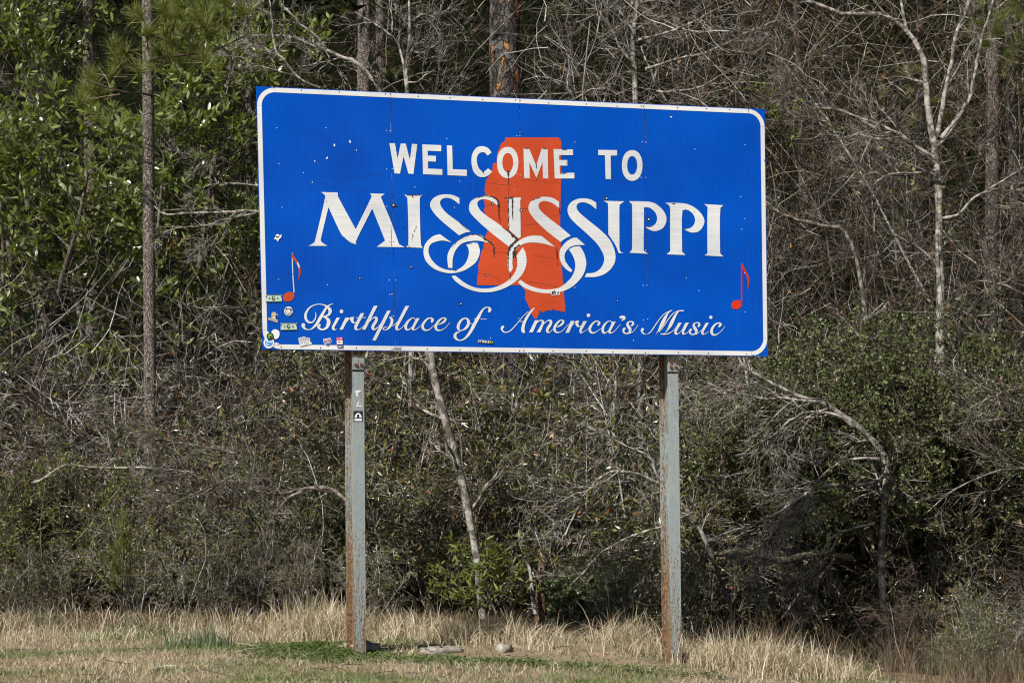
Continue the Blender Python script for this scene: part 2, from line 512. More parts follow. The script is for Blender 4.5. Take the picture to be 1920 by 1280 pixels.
gx = axis(-7, 8, 0.1, 400); gy = axis(15, 30, 0.1, 400)
X, Y_ = np.meshgrid(gx, gy)
gv = np.stack([X, Y_, gz(X, Y_)], -1).reshape(-1, 3)
nx, ny = len(gx), len(gy)
ii = (np.arange(ny - 1)[:, None] * nx + np.arange(nx - 1)[None]).ravel()
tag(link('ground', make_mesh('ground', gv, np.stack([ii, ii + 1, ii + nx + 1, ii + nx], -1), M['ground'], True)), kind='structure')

# ------------------------------------------------------------------ the sign: plane and tracing
YAW = math.radians(17.0); TILT = math.radians(0.2)
su = np.array([math.cos(YAW), math.sin(YAW), 0])
back = np.array([-math.sin(YAW), math.cos(YAW), 0])
sv = np.array([0, 0, 1.0]) * math.cos(TILT) + back * math.sin(TILT)
sn = np.cross(su, sv)                                            # towards the road
S0 = np.array([0.11, 20.65, 2.79])
ROOT = np.array([0.1, 20.75, 0.0])


def sp(px, py, off=0.0):
    """measured spot on the face of the sign -> metres, off = height above the sheet"""
    d = ray(px, py)
    t = ((S0 - CAM) @ sn) / (d @ sn)
    return CAM + d * t + sn * off


sign = empty('welcome_sign', ROOT)
tag(sign, 'large blue highway welcome sign with white lettering on two rusting steel posts', 'road sign')
TL, TR, BR, BL = sp(480, 162), sp(1434, 205), sp(1440, 668), sp(492, 655)
SW = np.linalg.norm(TR - TL); SH = np.linalg.norm(TL - BL)


def st(s, t, off=0.0):
    """s 0..1 along, t 0..1 up"""
    return (BL * (1 - s) + BR * s) * (1 - t) + (TL * (1 - s) + TR * s) * t + sn * off


def cr(run, per=5):
    """Catmull-Rom through a run of points (open)"""
    P = np.array(run, float)
    if len(P) < 3: return P[:1].tolist()
    Q = np.vstack([2 * P[0] - P[1], P, 2 * P[-1] - P[-2]])
    out = []
    for i in range(1, len(Q) - 2):
        for k in range(per):
            t = k / per
            a, b, c, d = Q[i - 1], Q[i], Q[i + 1], Q[i + 2]
            out.append((0.5 * ((2 * b) + (-a + c) * t + (2 * a - 5 * b + 4 * c - d) * t * t + (-a + 3 * b - 3 * c + d) * t ** 3)).tolist())
    return out


def smooth_poly(pts):
    """closed outline; points with a third value are corners"""
    ci = [i for i, p in enumerate(pts) if len(p) > 2]
    if not ci:
        n = len(pts); P = [p[:2] for p in pts]
        ext = [P[-2], P[-1]] + P + [P[0], P[1]]
        o = cr(ext, 5)
        return o[2 * 5: 2 * 5 + n * 5]
    pts = pts[ci[0]:] + pts[:ci[0]]
    ci = [i for i, p in enumerate(pts) if len(p) > 2] + [len(pts)]
    out = []
    for a, b in zip(ci[:-1], ci[1:]):
        run = [p[:2] for p in pts[a:b]] + [pts[b % len(pts)][:2]]
        out += cr(run, 5) if len(run) > 2 else [run[0]]
    return out


def outline(g, crop, loops, off, thick=0.0012):
    """filled flat shape with a thin cut edge; crop = (x0, y0, scale)"""
    x0, y0, sc = crop
    L3 = []
    for lp in loops:
        L3.append([sp(x0 + p[0] / sc, y0 + p[1] / sc, off) for p in lp])
    flat = [Vector((q @ su, q @ sv, 0)) for lp in L3 for q in lp]
    k = 0; polys = []
    for lp in L3:
        polys.append(flat[k:k + len(lp)]); k += len(lp)
    tris = tessellate_polygon(polys)
    v = np.array([q for lp in L3 for q in lp])
    T = []
    for t in tris:
        a, b, c = (v[i] for i in t)
        T.append(t if np.cross(b - a, c - a) @ sn > 0 else t[::-1])
    g.add(v, t=np.array(T))
    k = 0
    for lp in L3:
        n = len(lp); P = np.array(lp)
        i = np.arange(n); j = (i + 1) % n
        g.add(np.vstack([P, P - sn * thick]), q=np.stack([i, j, j + n, i + n], -1))


def ribbon(g, crop, pts, off, ball0=False, ball1=False, per=6):
    """pen stroke: (x, y, width) in crop pixels"""
    x0, y0, sc = crop
    c = np.array(cr(pts, per) + [list(pts[-1])] if len(pts) > 2 else pts, float)
    p = c[:, :2]; w = np.maximum(c[:, 2], 0.33 * sc) * 0.5
    d = np.gradient(p, axis=0); d /= np.maximum(np.linalg.norm(d, axis=1, keepdims=True), 1e-6)
    nn = np.stack([-d[:, 1], d[:, 0]], -1)
    a = p + nn * w[:, None]; b = p - nn * w[:, None]
    L = [sp(x0 + q[0] / sc, y0 + q[1] / sc, off) for q in a]
    Rr = [sp(x0 + q[0] / sc, y0 + q[1] / sc, off) for q in b]
    n = len(L); i = np.arange(n - 1)
    g.add(np.array(L + Rr), q=np.stack([i, i + 1, i + 1 + n, i + n], -1))
    for on, k in ((ball0, 0), (ball1, -1)):
        if on:
            ang = np.linspace(0, 2 * np.pi, 15)[:-1]
            pp = [[p[k][0] + w[k] * math.cos(x), p[k][1] + w[k] * math.sin(x)] for x in ang]
            outline(g, crop, [pp], off + 0.0002)


def ell(cx, cy, rx, ry, n=28, e=2.0, rot=0.0):
    o = []
    for k in range(n):
        t = 2 * math.pi * k / n
        c, s = math.cos(t), math.sin(t)
        x = rx * math.copysign(abs(c) ** (2 / e), c); y = ry * math.copysign(abs(s) ** (2 / e), s)
        o.append((cx + x * math.cos(rot) - y * math.sin(rot), cy + x * math.sin(rot) + y * math.cos(rot)))
    return o


OFF = {'state': 0.0022, 'letter': 0.0036, 'stain': 0.0062, 'sticker': 0.0066}


def sign_part(name, g, mat, parent=None, label=None):
    o = link(name, g.mesh(name, mat, off=ROOT), parent or sign)
    if label: o['label'] = label
    return o


# panels: four sheets with fine vertical flutes
NR = 50
for k in range(4):
    g = Geo()
    n = NR * 6 + 1
    s0 = k / 4 + (0.0004 if k else 0); s1 = (k + 1) / 4 - (0.0004 if k < 3 else 0)
    s = np.linspace(s0, s1, n)
    ph = np.linspace(0, NR * 2 * np.pi, n)
    wv = 0.0004 * np.sin(ph)
    wv[0] = wv[-1] = 0
    low = np.array([st(a, 0, b) for a, b in zip(s, wv)]); top = np.array([st(a, 1, b) for a, b in zip(s, wv)])
    i = np.arange(n - 1)
    g.add(np.vstack([low, top]), q=np.stack([i, i + 1, i + 1 + n, i + n], -1))
    # edges and rear sheet
    c = np.array([st(s0, 0), st(s1, 0), st(s1, 1), st(s0, 1)])
    b = c - sn * 0.004
    g.add(np.vstack([c - sn * 0.0004, b]), q=[[4, 7, 6, 5], [0, 4, 5, 1], [1, 5, 6, 2], [2, 6, 7, 3], [3, 7, 4, 0]])
    o = sign_part('panel', g, M['blue'])
    o.data.materials.append(M['alu']); o.data.materials.append(M['hole'])
    mi = np.zeros(len(o.data.polygons), np.int32); mi[n - 1:] = 2; mi[n - 1] = 1  # edge faces near-black: the shade of the seams is put into their colour
    o.data.polygons.foreach_set('material_index', mi)

# white border: four rounded corners and straight strips
BW = 0.0425; RAD = 0.17; INS = 0.006


def pos_m(x, y, off): return st(x / SW, y / SH, off)


def strip(x0, y0, x1, y1):
    g = Geo()
    t = OFF['state']
    c = np.array([pos_m(x0, y0, t), pos_m(x1, y0, t), pos_m(x1, y1, t), pos_m(x0, y1, t)])
    b = c - sn * 0.0016
    g.add(np.vstack([c, b]), q=[[0, 1, 2, 3], [0, 4, 5, 1], [1, 5, 6, 2], [2, 6, 7, 3], [3, 7, 4, 0]])
    sign_part('border_strip', g, M['border'])


gap = 0.0012
for k in range(4):
    a = max(k * SW / 4, INS + RAD) + gap; b = min((k + 1) * SW / 4, SW - INS - RAD) - gap
    strip(a, SH - INS - BW, b, SH - INS)
    strip(a, INS, b, INS + BW)
for x in (INS, SW - INS - BW):
    strip(x, INS + RAD + gap, x + BW, SH - INS - RAD - gap)
for cx, cy, a0 in ((INS + RAD, INS + RAD, 180), (SW - INS - RAD, INS + RAD, 270), (SW - INS - RAD, SH - INS - RAD, 0), (INS + RAD, SH - INS - RAD, 90)):
    g = Geo(); m = 15
    an = np.radians(a0 + np.linspace(0.3, 89.7, m)); t = OFF['state']
    o_ = [pos_m(cx + RAD * math.cos(a), cy + RAD * math.sin(a), t) for a in an]
    i_ = [pos_m(cx + (RAD - BW) * math.cos(a), cy + (RAD - BW) * math.sin(a), t) for a in an]
    k = np.arange(m - 1)
    g.add(np.array(o_ + i_), q=np.stack([k, k + 1, k + 1 + m, k + m], -1))
    sign_part('border_corner', g, M['border'])

# ---- state outline
Gc = (880, 250, 3.5556); Hc = (940, 560, 12)
top_pts = [(240, 28), (590, 28), (604, 38), (612, 58), (611, 300), (605, 600), (612, 850), (622, 960)]
hb = [(1415, 0), (1440, 200), (1432, 285), (1375, 295), (1310, 267), (1212, 262), (1160, 215), (1142, 265), (1080, 258), (1000, 270), (918, 312), (893, 262), (838, 298), (862, 328), (825, 372), (800, 442), (745, 445), (712, 400), (690, 340), (632, 200), (575, 80), (530, 0)]
left = [(372, 1080), (374, 1052), (343, 1012), (50, 1012), (52, 960), (62, 920), (58, 880), (72, 840), (78, 790), (95, 765), (98, 730), (105, 690), (122, 655), (121, 600), (110, 550), (96, 510), (105, 490), (97, 450), (108, 400), (100, 380), (108, 330), (116, 305), (130, 285), (140, 262), (152, 245), (158, 200), (183, 197), (184, 150), (190, 120), (202, 100), (210, 72), (228, 58), (238, 48)]
px_pts = [(Gc[0] + x / Gc[2], Gc[1] + y / Gc[2]) for x, y in top_pts] + [(Hc[0] + x / 12, Hc[1] + y / 12) for x, y in hb] + [(Gc[0] + x / Gc[2], Gc[1] + y / Gc[2]) for x, y in left]
g = Geo(); outline(g, (0, 0, 1), [px_pts], OFF['state'])
sign_part('state_outline', g, M['orange'], label='orange outline map of the state behind the white lettering')

# ---- WELCOME TO
E_ = (720, 250, 8); F_ = (920, 250, 6.4)
WEL = [
    (E_, [[(80, 150), (163, 152), (203, 385), (250, 155), (325, 157), (388, 405), (418, 160), (497, 165), (440, 612), (365, 605), (292, 345), (238, 607), (158, 602)]]),
    (E_, [[(572, 168), (857, 180), (857, 272), (653, 262), (655, 335), (777, 340), (777, 427), (657, 422), (660, 530), (873, 540), (875, 625), (585, 615)]]),
    (E_, [[(942, 183), (1020, 186), (1030, 540), (1242, 548), (1240, 640), (953, 630)]]),
    (E_, [smooth_poly([(1612, 290, 1), (1560, 225), (1480, 195), (1400, 210), (1340, 275), (1312, 370), (1315, 480), (1345, 580), (1410, 645), (1490, 658), (1560, 635), (1622, 575, 1), (1558, 525, 1), (1520, 562), (1470, 570), (1425, 530), (1395, 450), (1392, 370), (1415, 315), (1460, 287), (1510, 292), (1552, 335, 1)])]),
    (F_, [ell(203, 352, 128, 187, 40, 2.2), ell(204, 352, 65, 113, 36, 2.2)]),
    (F_, [[(393, 180), (460, 182), (545, 390), (612, 185), (682, 187), (690, 545), (627, 540), (622, 345), (548, 535), (463, 350), (468, 540), (402, 537)]]),
    (F_, [[(753, 190), (985, 195), (987, 263), (820, 263), (822, 322), (922, 322), (922, 390), (825, 388), (828, 475), (1003, 475), (1003, 543), (768, 543)]]),
    (F_, [[(1290, 200), (1515, 203), (1515, 268), (1438, 268), (1442, 552), (1378, 548), (1370, 265), (1290, 262)]]),
    (F_, [ell(1697, 387, 123, 184, 40, 2.2), ell(1697, 386, 60, 111, 36, 2.2)]),
]
for crop, loops in WEL:
    g = Geo(); outline(g, crop, loops, OFF['letter']); sign_part('letter', g, M['white'])

# ---- MISSISSIPPI
A_ = (570, 355, 8); B_ = (780, 355, 6.4); C_ = (960, 355, 6.4); D_ = (1130, 355, 8)
MIS = [
    [(A_, [(258, 42, 1), (505, 48, 1), (507, 85), (530, 150), (775, 600, 1), (1000, 140), (1008, 100), (992, 62, 1), (1210, 68, 1), (1165, 105), (1162, 140), (1310, 500), (1425, 825, 1), (1510, 868, 1), (1090, 862, 1), (1215, 770, 1), (1022, 290, 1), (795, 740), (782, 825, 1), (700, 798), (610, 725), (540, 640), (366, 268, 1), (262, 700), (256, 775), (290, 812), (350, 848, 1), (65, 848, 1), (140, 805), (175, 730), (300, 200), (318, 95, 1)])],
    [(A_, [(1505, 82, 1), (1775, 84, 1), (1740, 122, 1), (1735, 200), (1742, 600), (1752, 830, 1), (1778, 878, 1), (1520, 868, 1), (1562, 835, 1), (1566, 700), (1560, 400), (1550, 130, 1)])],
    [(B_, [(520, 105, 1), (520, 182, 1), (450, 128), (390, 105), (330, 108), (290, 145), (300, 205), (370, 290), (520, 400), (655, 508, 1), (590, 520), (515, 552, 1), (300, 375), (200, 265), (168, 190), (195, 120), (265, 75), (350, 60), (440, 70)]),
     (B_, [(425, 638, 1), (285, 538, 1), (200, 565), (120, 640), (90, 720), (100, 820), (150, 900), (240, 965), (350, 1000), (450, 1005), (560, 980), (650, 930), (720, 870), (755, 800), (765, 730), (740, 645, 1), (670, 640), (600, 660, 1), (630, 720), (628, 800), (590, 890), (530, 945), (460, 968), (370, 965), (270, 925), (195, 855), (155, 780), (150, 710), (180, 655), (250, 625), (330, 615)])],
    [(B_, [(985, 130, 1), (988, 210, 1), (940, 165), (870, 130), (800, 120), (750, 140), (735, 185), (770, 250), (850, 320), (1000, 425), (1220, 605, 1), (1160, 640), (1110, 685, 1), (880, 505), (720, 360), (650, 280), (635, 220), (655, 150), (720, 105), (800, 80), (880, 78), (940, 98)]),
     (B_, [(930, 660, 1), (770, 545, 1), (680, 540), (570, 575), (460, 650), (400, 730), (375, 810), (385, 940, 1), (435, 945, 1), (440, 830), (470, 740), (530, 665), (600, 632), (700, 617), (800, 625)]),
     (B_, [(425, 1040, 1), (470, 1100), (560, 1165), (680, 1215), (800, 1235), (920, 1228), (1050, 1190), (1160, 1130), (1250, 1050), (1305, 960), (1325, 870), (1315, 770), (1280, 695, 1), (1205, 800, 1), (1215, 900), (1190, 990), (1130, 1070), (1050, 1130), (940, 1175), (820, 1190), (700, 1175), (590, 1125), (470, 1035, 1)])],
    [(B_, [(1060, 95, 1), (1262, 100, 1), (1248, 140, 1), (1252, 300), (1255, 575, 1), (1225, 585, 1), (1112, 485, 1), (1105, 300), (1105, 130, 1)])],
    [(B_, [(1715, 150, 1), (1715, 225, 1), (1640, 170), (1560, 142), (1500, 150), (1468, 190), (1490, 250), (1580, 335), (1730, 450), (1857, 558, 1), (1790, 590), (1735, 632, 1), (1560, 495), (1430, 370), (1370, 290), (1348, 225), (1375, 150), (1450, 105), (1540, 90), (1640, 105)]),
     (B_, [(1665, 690, 1), (1505, 560, 1), (1400, 555), (1300, 580), (1220, 625), (1150, 690), (1105, 770), (1098, 880), (1105, 950), (1130, 1000, 1), (1160, 950, 1), (1155, 860), (1175, 770), (1230, 690), (1300, 650), (1400, 638), (1520, 650)]),
     (C_, [(70, 1115, 1), (130, 1170), (230, 1215), (350, 1242), (480, 1245), (600, 1225), (710, 1175), (800, 1095), (860, 1010), (890, 900), (875, 800), (840, 720), (810, 682, 1), (740, 690), (680, 722, 1), (720, 780), (752, 860), (755, 950), (720, 1040), (650, 1120), (560, 1180), (450, 1200), (320, 1190), (190, 1145), (100, 1085, 1)])],
    [(C_, [(1010, 160, 1), (1010, 240, 1), (940, 185), (870, 158), (800, 165), (772, 210), (800, 270), (900, 360), (1050, 480), (1160, 590), (1215, 690), (1240, 790), (1230, 880), (1180, 960), (1100, 1020), (1000, 1050), (872, 1052, 1), (895, 1008, 1), (980, 1000), (1050, 960), (1095, 890), (1105, 820), (1080, 750), (1020, 655), (900, 535), (760, 410), (690, 330), (665, 250), (690, 175), (760, 125), (850, 108), (940, 122)]),
     (C_, [(875, 668, 1), (775, 580, 1), (720, 588), (650, 630), (590, 700), (568, 770), (580, 860), (620, 930), (670, 975), (710, 995, 1), (722, 970, 1), (670, 910), (635, 850), (630, 790), (650, 740), (700, 692), (770, 670)])],
    [(C_, [(1100, 138, 1), (1350, 145, 1), (1300, 180), (1288, 230), (1288, 600), (1290, 720), (1310, 755), (1340, 765, 1), (1280, 765, 1), (1240, 670), (1155, 540, 1), (1152, 200), (1140, 165)])],
    [(D_, [(390, 178, 1), (560, 180), (700, 188), (800, 222), (900, 310), (952, 410), (945, 510), (890, 590), (790, 628), (710, 610), (630, 560, 1), (690, 560), (750, 550), (792, 515), (815, 450), (800, 370), (750, 310), (690, 275), (618, 270, 1), (612, 920, 1), (680, 968, 1), (400, 950, 1), (440, 905, 1), (442, 700), (440, 260), (425, 215)])],
    [(D_, [(935, 203, 1), (1090, 204), (1200, 210), (1300, 232), (1400, 290), (1480, 370), (1525, 470), (1500, 560), (1440, 630), (1350, 650), (1275, 630), (1210, 590, 1), (1300, 585), (1360, 540), (1385, 470), (1365, 390), (1310, 330), (1250, 305), (1195, 315, 1), (1185, 500), (1190, 935, 1), (1240, 985, 1), (960, 975, 1), (1012, 925, 1), (1010, 500), (1010, 290), (985, 235)])],
    [(D_, [(1520, 222, 1), (1810, 240, 1), (1765, 275, 1), (1755, 500), (1760, 960, 1), (1810, 1008, 1), (1525, 992, 1), (1570, 960, 1), (1568, 500), (1572, 265, 1)])],
]
for pieces in MIS:
    g = Geo()
    for k, (crop, pts) in enumerate(pieces): outline(g, crop, [smooth_poly(pts)], OFF['letter'] + 0.0003 * k)
    sign_part('letter', g, M['white'])

# ---- the script line: pen strokes ('r') and outlines ('o')
a1 = (560, 560, 12); a2 = (680, 560, 12); a3 = (800, 560, 12); b1 = (940, 560, 12); b2 = (1080, 560, 12); b3 = (1200, 560, 12)
R_, O_ = 'r', 'o'
SCR = [
    (a1, [(R_, [(378, 305, 12), (385, 380, 20), (365, 460, 26), (310, 525, 30), (240, 532, 40), (180, 490, 52), (152, 410, 58), (165, 320, 52), (225, 220, 36), (310, 158, 24), (420, 124, 18), (520, 128, 20), (600, 155, 32), (668, 205, 58), (705, 262, 76), (695, 325, 62), (640, 380, 38), (530, 408, 18)]),
          (R_, [(530, 408, 14), (610, 425, 44), (665, 485, 76), (668, 560, 82), (632, 640, 62), (570, 685, 38), (510, 690, 36), (455, 655, 50), (440, 612, 50), (470, 592, 50)], 0, 1),
          (R_, [(765, 112, 14), (690, 145, 25), (630, 190, 45), (560, 300, 58), (480, 440, 72), (400, 570, 58), (300, 670, 30), (220, 695, 16), (140, 672, 40), (100, 620, 68), (103, 590, 84)], 0, 1)]),
    (a1, [(O_, [(853, 422, 1), (928, 424, 1), (815, 620), (802, 665), (820, 688), (850, 675, 1), (835, 700), (790, 708), (755, 690), (745, 640), (765, 590)]), (O_, ell(962, 285, 40, 45, 20), 1)]),
    (a1, [(O_, [(1050, 425, 1), (1130, 422, 1), (990, 695, 1), (918, 695, 1)]), (R_, [(1050, 560, 8), (1100, 490, 16), (1150, 440, 22), (1190, 422, 24)]),
          (O_, [(1150, 440), (1180, 412), (1250, 410, 1), (1232, 460), (1235, 500), (1255, 530), (1300, 525, 1), (1270, 552), (1220, 552), (1175, 515), (1160, 470)])]),
    (a1, [(O_, [(1395, 325, 1), (1475, 325, 1), (1330, 600), (1310, 660), (1330, 692, 1), (1290, 708), (1255, 680), (1250, 630), (1270, 570)]), (R_, [(1300, 700, 22), (1380, 680, 14), (1450, 620, 12), (1490, 580, 10)]), (R_, [(1295, 425, 15), (1400, 424, 14), (1510, 422, 15)])]),
    (a1, [(O_, [(1690, 160, 1), (1775, 157, 1), (1500, 695, 1), (1425, 695, 1)]), (R_, [(1570, 540, 8), (1640, 460, 18), (1705, 418, 30), (1748, 440, 60), (1735, 510, 65), (1682, 590, 68), (1665, 650, 65), (1690, 692, 40), (1750, 665, 20), (1820, 590, 12), (1890, 490, 10)])]),
    (a2, [(O_, [(550, 268, 1), (630, 265, 1), (292, 940, 1), (215, 935, 1)]), (R_, [(590, 420, 12), (630, 432, 40), (658, 480, 60), (645, 560, 60), (600, 640, 48), (540, 690, 28), (490, 702, 18), (458, 680, 22), (478, 648, 20), (540, 630, 10)])]),
    (a2, [(O_, [(960, 165, 1), (1045, 160, 1), (810, 600), (792, 660), (812, 695, 1), (780, 712), (740, 690), (732, 640), (750, 580)]), (R_, [(660, 615, 8), (720, 580, 16), (800, 500, 16)]), (R_, [(790, 706, 20), (870, 660, 14), (940, 580, 10)])]),
    (a2, [(R_, [(1180, 480, 14), (1165, 445, 18), (1130, 430, 14), (1070, 460, 34), (1000, 535, 55), (965, 620, 64), (985, 690, 48), (1040, 692, 24), (1100, 640, 16)]), (O_, [(1205, 438, 1), (1280, 435, 1), (1160, 650), (1165, 690), (1190, 705, 1), (1140, 715), (1105, 695), (1105, 640), (1150, 550)]), (R_, [(1160, 708, 20), (1240, 660, 14), (1310, 600, 10)])]),
    (a2, [(R_, [(1555, 515, 50), (1570, 470, 60), (1530, 435, 28), (1460, 450, 38), (1390, 520, 50), (1348, 600, 60), (1365, 680, 54), (1430, 708, 34), (1500, 690, 22), (1570, 630, 14), (1620, 580, 10)], 1)]),
    (a2, [(R_, [(1700, 580, 14), (1770, 555, 34), (1838, 505, 50), (1862, 455, 45), (1820, 430, 24), (1750, 460, 40), (1680, 540, 55), (1642, 620, 62), (1660, 690, 50), (1720, 712, 30), (1800, 690, 18), (1870, 640, 12), (1960, 535, 10)])]),
    (a3, [(R_, [(880, 432, 24), (790, 470, 44), (720, 570, 64), (705, 655, 60), (735, 708, 34), (790, 710, 24), (870, 668, 50), (932, 580, 66), (932, 490, 58), (880, 432, 24)]), (R_, [(960, 520, 10), (1010, 570, 10), (1060, 550, 10)])]),
    (a3, [(R_, [(1405, 282, 56), (1422, 235, 66), (1380, 192, 25), (1310, 205, 28), (1240, 275, 46), (1170, 400, 68), (1080, 560, 75), (1000, 710, 68), (920, 830, 55), (830, 910, 34), (740, 935, 24), (670, 905, 46), (632, 840, 66), (665, 772, 46), (745, 745, 12)], 1), (R_, [(1060, 450, 14), (1085, 450, 14), (1110, 450, 14)])]),
    (b1, [(R_, [(30, 635, 62), (5, 672, 44), (40, 735, 28), (100, 755, 22), (190, 725, 20), (290, 630, 22), (400, 500, 16), (500, 380, 15), (610, 282, 12)], 1), (O_, [(760, 195, 1), (690, 290), (600, 430), (540, 560), (518, 680), (535, 760, 1), (490, 770), (450, 730), (450, 650), (480, 540), (550, 400), (640, 280), (700, 225)]), (R_, [(400, 508, 12), (440, 510, 14), (490, 516, 14)])]),
    (b1, [(O_, [(755, 485, 1), (832, 482, 1), (705, 755, 1), (622, 757, 1)]), (R_, [(740, 620, 8), (800, 540, 16), (870, 488, 22), (910, 482, 22)]), (O_, [(880, 478), (935, 482), (965, 525), (945, 590), (875, 757, 1), (792, 755, 1), (895, 570), (908, 520), (895, 495)]), (R_, [(900, 640, 8), (970, 550, 16), (1050, 490, 24), (1105, 500, 54), (1108, 560, 62), (1042, 670, 62), (1030, 730, 54), (1070, 762, 24), (1120, 720, 14), (1170, 670, 10)])]),
    (b1, [(R_, [(1240, 635, 12), (1310, 610, 35), (1378, 550, 50), (1392, 502, 40), (1340, 480, 22), (1280, 520, 42), (1212, 610, 55), (1192, 690, 60), (1230, 748, 40), (1300, 755, 22), (1380, 710, 14), (1510, 570, 10)])]),
    (b1, [(O_, [(1560, 500, 1), (1640, 497, 1), (1520, 765, 1), (1440, 767, 1)]), (R_, [(1600, 600, 8), (1655, 525, 14), (1690, 505, 20)]), (O_, [(1670, 510), (1690, 495), (1750, 492, 1), (1730, 550), (1735, 590), (1760, 615), (1800, 605, 1), (1765, 632), (1710, 632), (1672, 595), (1665, 540)])]),
    (b2, [(O_, [(165, 505, 1), (243, 502, 1), (145, 680), (122, 735), (142, 770, 1), (110, 785), (78, 755), (75, 700), (100, 630)]), (R_, [(118, 772, 20), (190, 730, 12), (260, 680, 10)]), (O_, ell(277, 372, 40, 42, 20), 1)]),
    (b2, [(R_, [(495, 588, 40), (522, 545, 52), (490, 508, 28), (430, 512, 30), (360, 572, 45), (308, 660, 60), (322, 738, 54), (380, 770, 34), (460, 740, 18), (555, 670, 10)], 1)]),
    (b2, [(R_, [(812, 570, 14), (795, 520, 18), (750, 502, 16), (690, 530, 32), (622, 610, 50), (597, 700, 62), (622, 765, 45), (670, 765, 22), (725, 720, 14)]), (O_, [(815, 515, 1), (892, 512, 1), (790, 700), (782, 750), (802, 775, 1), (760, 785), (725, 755), (730, 700), (770, 620)]), (R_, [(780, 780, 20), (860, 730, 14), (995, 578, 10)])]),
    (b2, [(O_, [(975, 412), (1010, 385), (1080, 385), (1112, 425), (1095, 470), (1040, 498, 1), (1015, 485), (1050, 455), (1030, 445), (990, 440)])]),
    (b2, [(R_, [(1255, 598, 40), (1285, 565, 46), (1268, 522, 35), (1210, 514, 24), (1158, 552, 45), (1168, 612, 62), (1212, 680, 66), (1205, 748, 48), (1140, 785, 26), (1078, 760, 38), (1062, 705, 46), (1088, 675, 54)], 1, 1), (R_, [(1190, 780, 18), (1280, 740, 12), (1395, 590, 10)])]),
    (b3, [(R_, [(55, 690, 62), (35, 725, 42), (75, 782, 26), (138, 800, 12)], 1), (R_, [(165, 795, 14), (240, 740, 22), (330, 610, 22), (450, 440, 18), (560, 330, 16), (720, 255, 16)]), (O_, [(720, 260, 1), (640, 330), (590, 440), (520, 600), (350, 805, 1), (410, 690), (450, 570), (530, 420), (620, 310)]), (R_, [(420, 750, 16), (520, 630, 18), (640, 450, 20), (740, 335, 18), (860, 275, 22), (980, 270, 28)]), (O_, [(880, 285, 1), (820, 370), (770, 490), (700, 630), (545, 790, 1), (620, 660), (670, 530), (760, 380), (830, 300)]), (R_, [(460, 790, 22), (560, 796, 25), (660, 772, 20), (770, 690, 14), (830, 600, 10)])]),
    (b3, [(O_, [(865, 540, 1), (938, 538, 1), (840, 700), (822, 760), (845, 795, 1), (810, 808), (772, 780), (775, 710), (800, 650)]), (R_, [(818, 802, 20), (880, 770, 14), (960, 680, 10)]), (O_, [(1020, 540, 1), (1097, 538, 1), (1000, 720), (990, 770), (1010, 795, 1), (975, 808), (940, 780), (945, 720), (970, 640)]), (R_, [(980, 802, 20), (1050, 770, 14), (1095, 732, 10)])]),
    (b3, [(R_, [(1312, 618, 42), (1335, 588, 46), (1318, 547, 35), (1260, 538, 22), (1208, 577, 45), (1218, 640, 62), (1262, 710, 66), (1255, 770, 44), (1190, 805, 26), (1128, 778, 38), (1115, 725, 46), (1142, 697, 54)], 1, 1), (R_, [(1255, 802, 16), (1320, 760, 12), (1395, 690, 10)])]),
    (b3, [(O_, [(1475, 545, 1), (1548, 542, 1), (1445, 710), (1425, 770), (1448, 800, 1), (1415, 812), (1380, 790), (1380, 730), (1400, 680)]), (R_, [(1420, 805, 20), (1490, 775, 12), (1540, 735, 10)]), (O_, ell(1590, 418, 37, 37, 20), 1)]),
    (b3, [(R_, [(1782, 620, 42), (1812, 580, 50), (1785, 548, 34), (1720, 558, 32), (1650, 622, 45), (1608, 710, 58), (1622, 788, 54), (1680, 815, 34), (1760, 780, 18), (1840, 710, 12), (1910, 620, 8)], 1)]),
]
for crop, items in SCR:
    g = Geo()
    for k, it in enumerate(items):
        z = OFF['letter'] + 0.0004 * k
        if it[0] == R_:
            ribbon(g, crop, it[1], z, len(it) > 2 and it[2], len(it) > 3 and it[3])
        else:
            outline(g, crop, [it[1] if len(it) > 2 else smooth_poly(it[1])], z, 0.0008)
    sign_part('letter', g, M['white'])
g = Geo(); ribbon(g, a3, [(1205, 455, 16), (1275, 458, 20), (1345, 461, 22)], OFF['letter']); sign_part('letter_crossbar', g, M['lav'])

# ---- music notes
N1 = (470, 420, 4.925); N2 = (950, 420, 3.84)
nt1 = link('music_note', None, sign); nt1.empty_display_size = 0.1
tag(nt1, 'red-orange music note with worn white patches on its stem')
g = Geo(); outline(g, N1, [ell(350, 671, 55, 43, 28, 2, math.radians(-24))], OFF['letter']); sign_part('note_head', g, M['orange'], nt1)
g = Geo(); ribbon(g, N1, [(383, 268, 9), (388, 450, 10), (400, 632, 10)], OFF['letter']); sign_part('note_stem', g, M['white'], nt1)
g = Geo(); outline(g, N1, [smooth_poly([(378, 262, 1), (398, 298), (430, 345), (455, 395), (462, 440), (452, 490), (436, 525, 1), (445, 450), (435, 400), (410, 345), (378, 315, 1)])], OFF['letter'] + 0.0005); sign_part('note_flag', g, M['orange'], nt1)
g = Geo(); outline(g, N1, [[(432, 346), (444, 366), (456, 402), (441, 404), (428, 362)]], OFF['letter'] + 0.001); sign_part('worn_patch', g, M['white'], nt1)
g = Geo(); ribbon(g, N1, [(388, 455, 12), (388, 460, 12), (388, 464, 12)], OFF['letter'] + 0.001); sign_part('stem_remnant', g, M['orange'], nt1)
nt2 = link('music_note', None, sign); nt2.empty_display_size = 0.1
g = Geo(); outline(g, N2, [ell(1655, 580, 40, 32, 28, 2, math.radians(-20))], OFF['letter']); sign_part('note_head', g, M['red'], nt2)
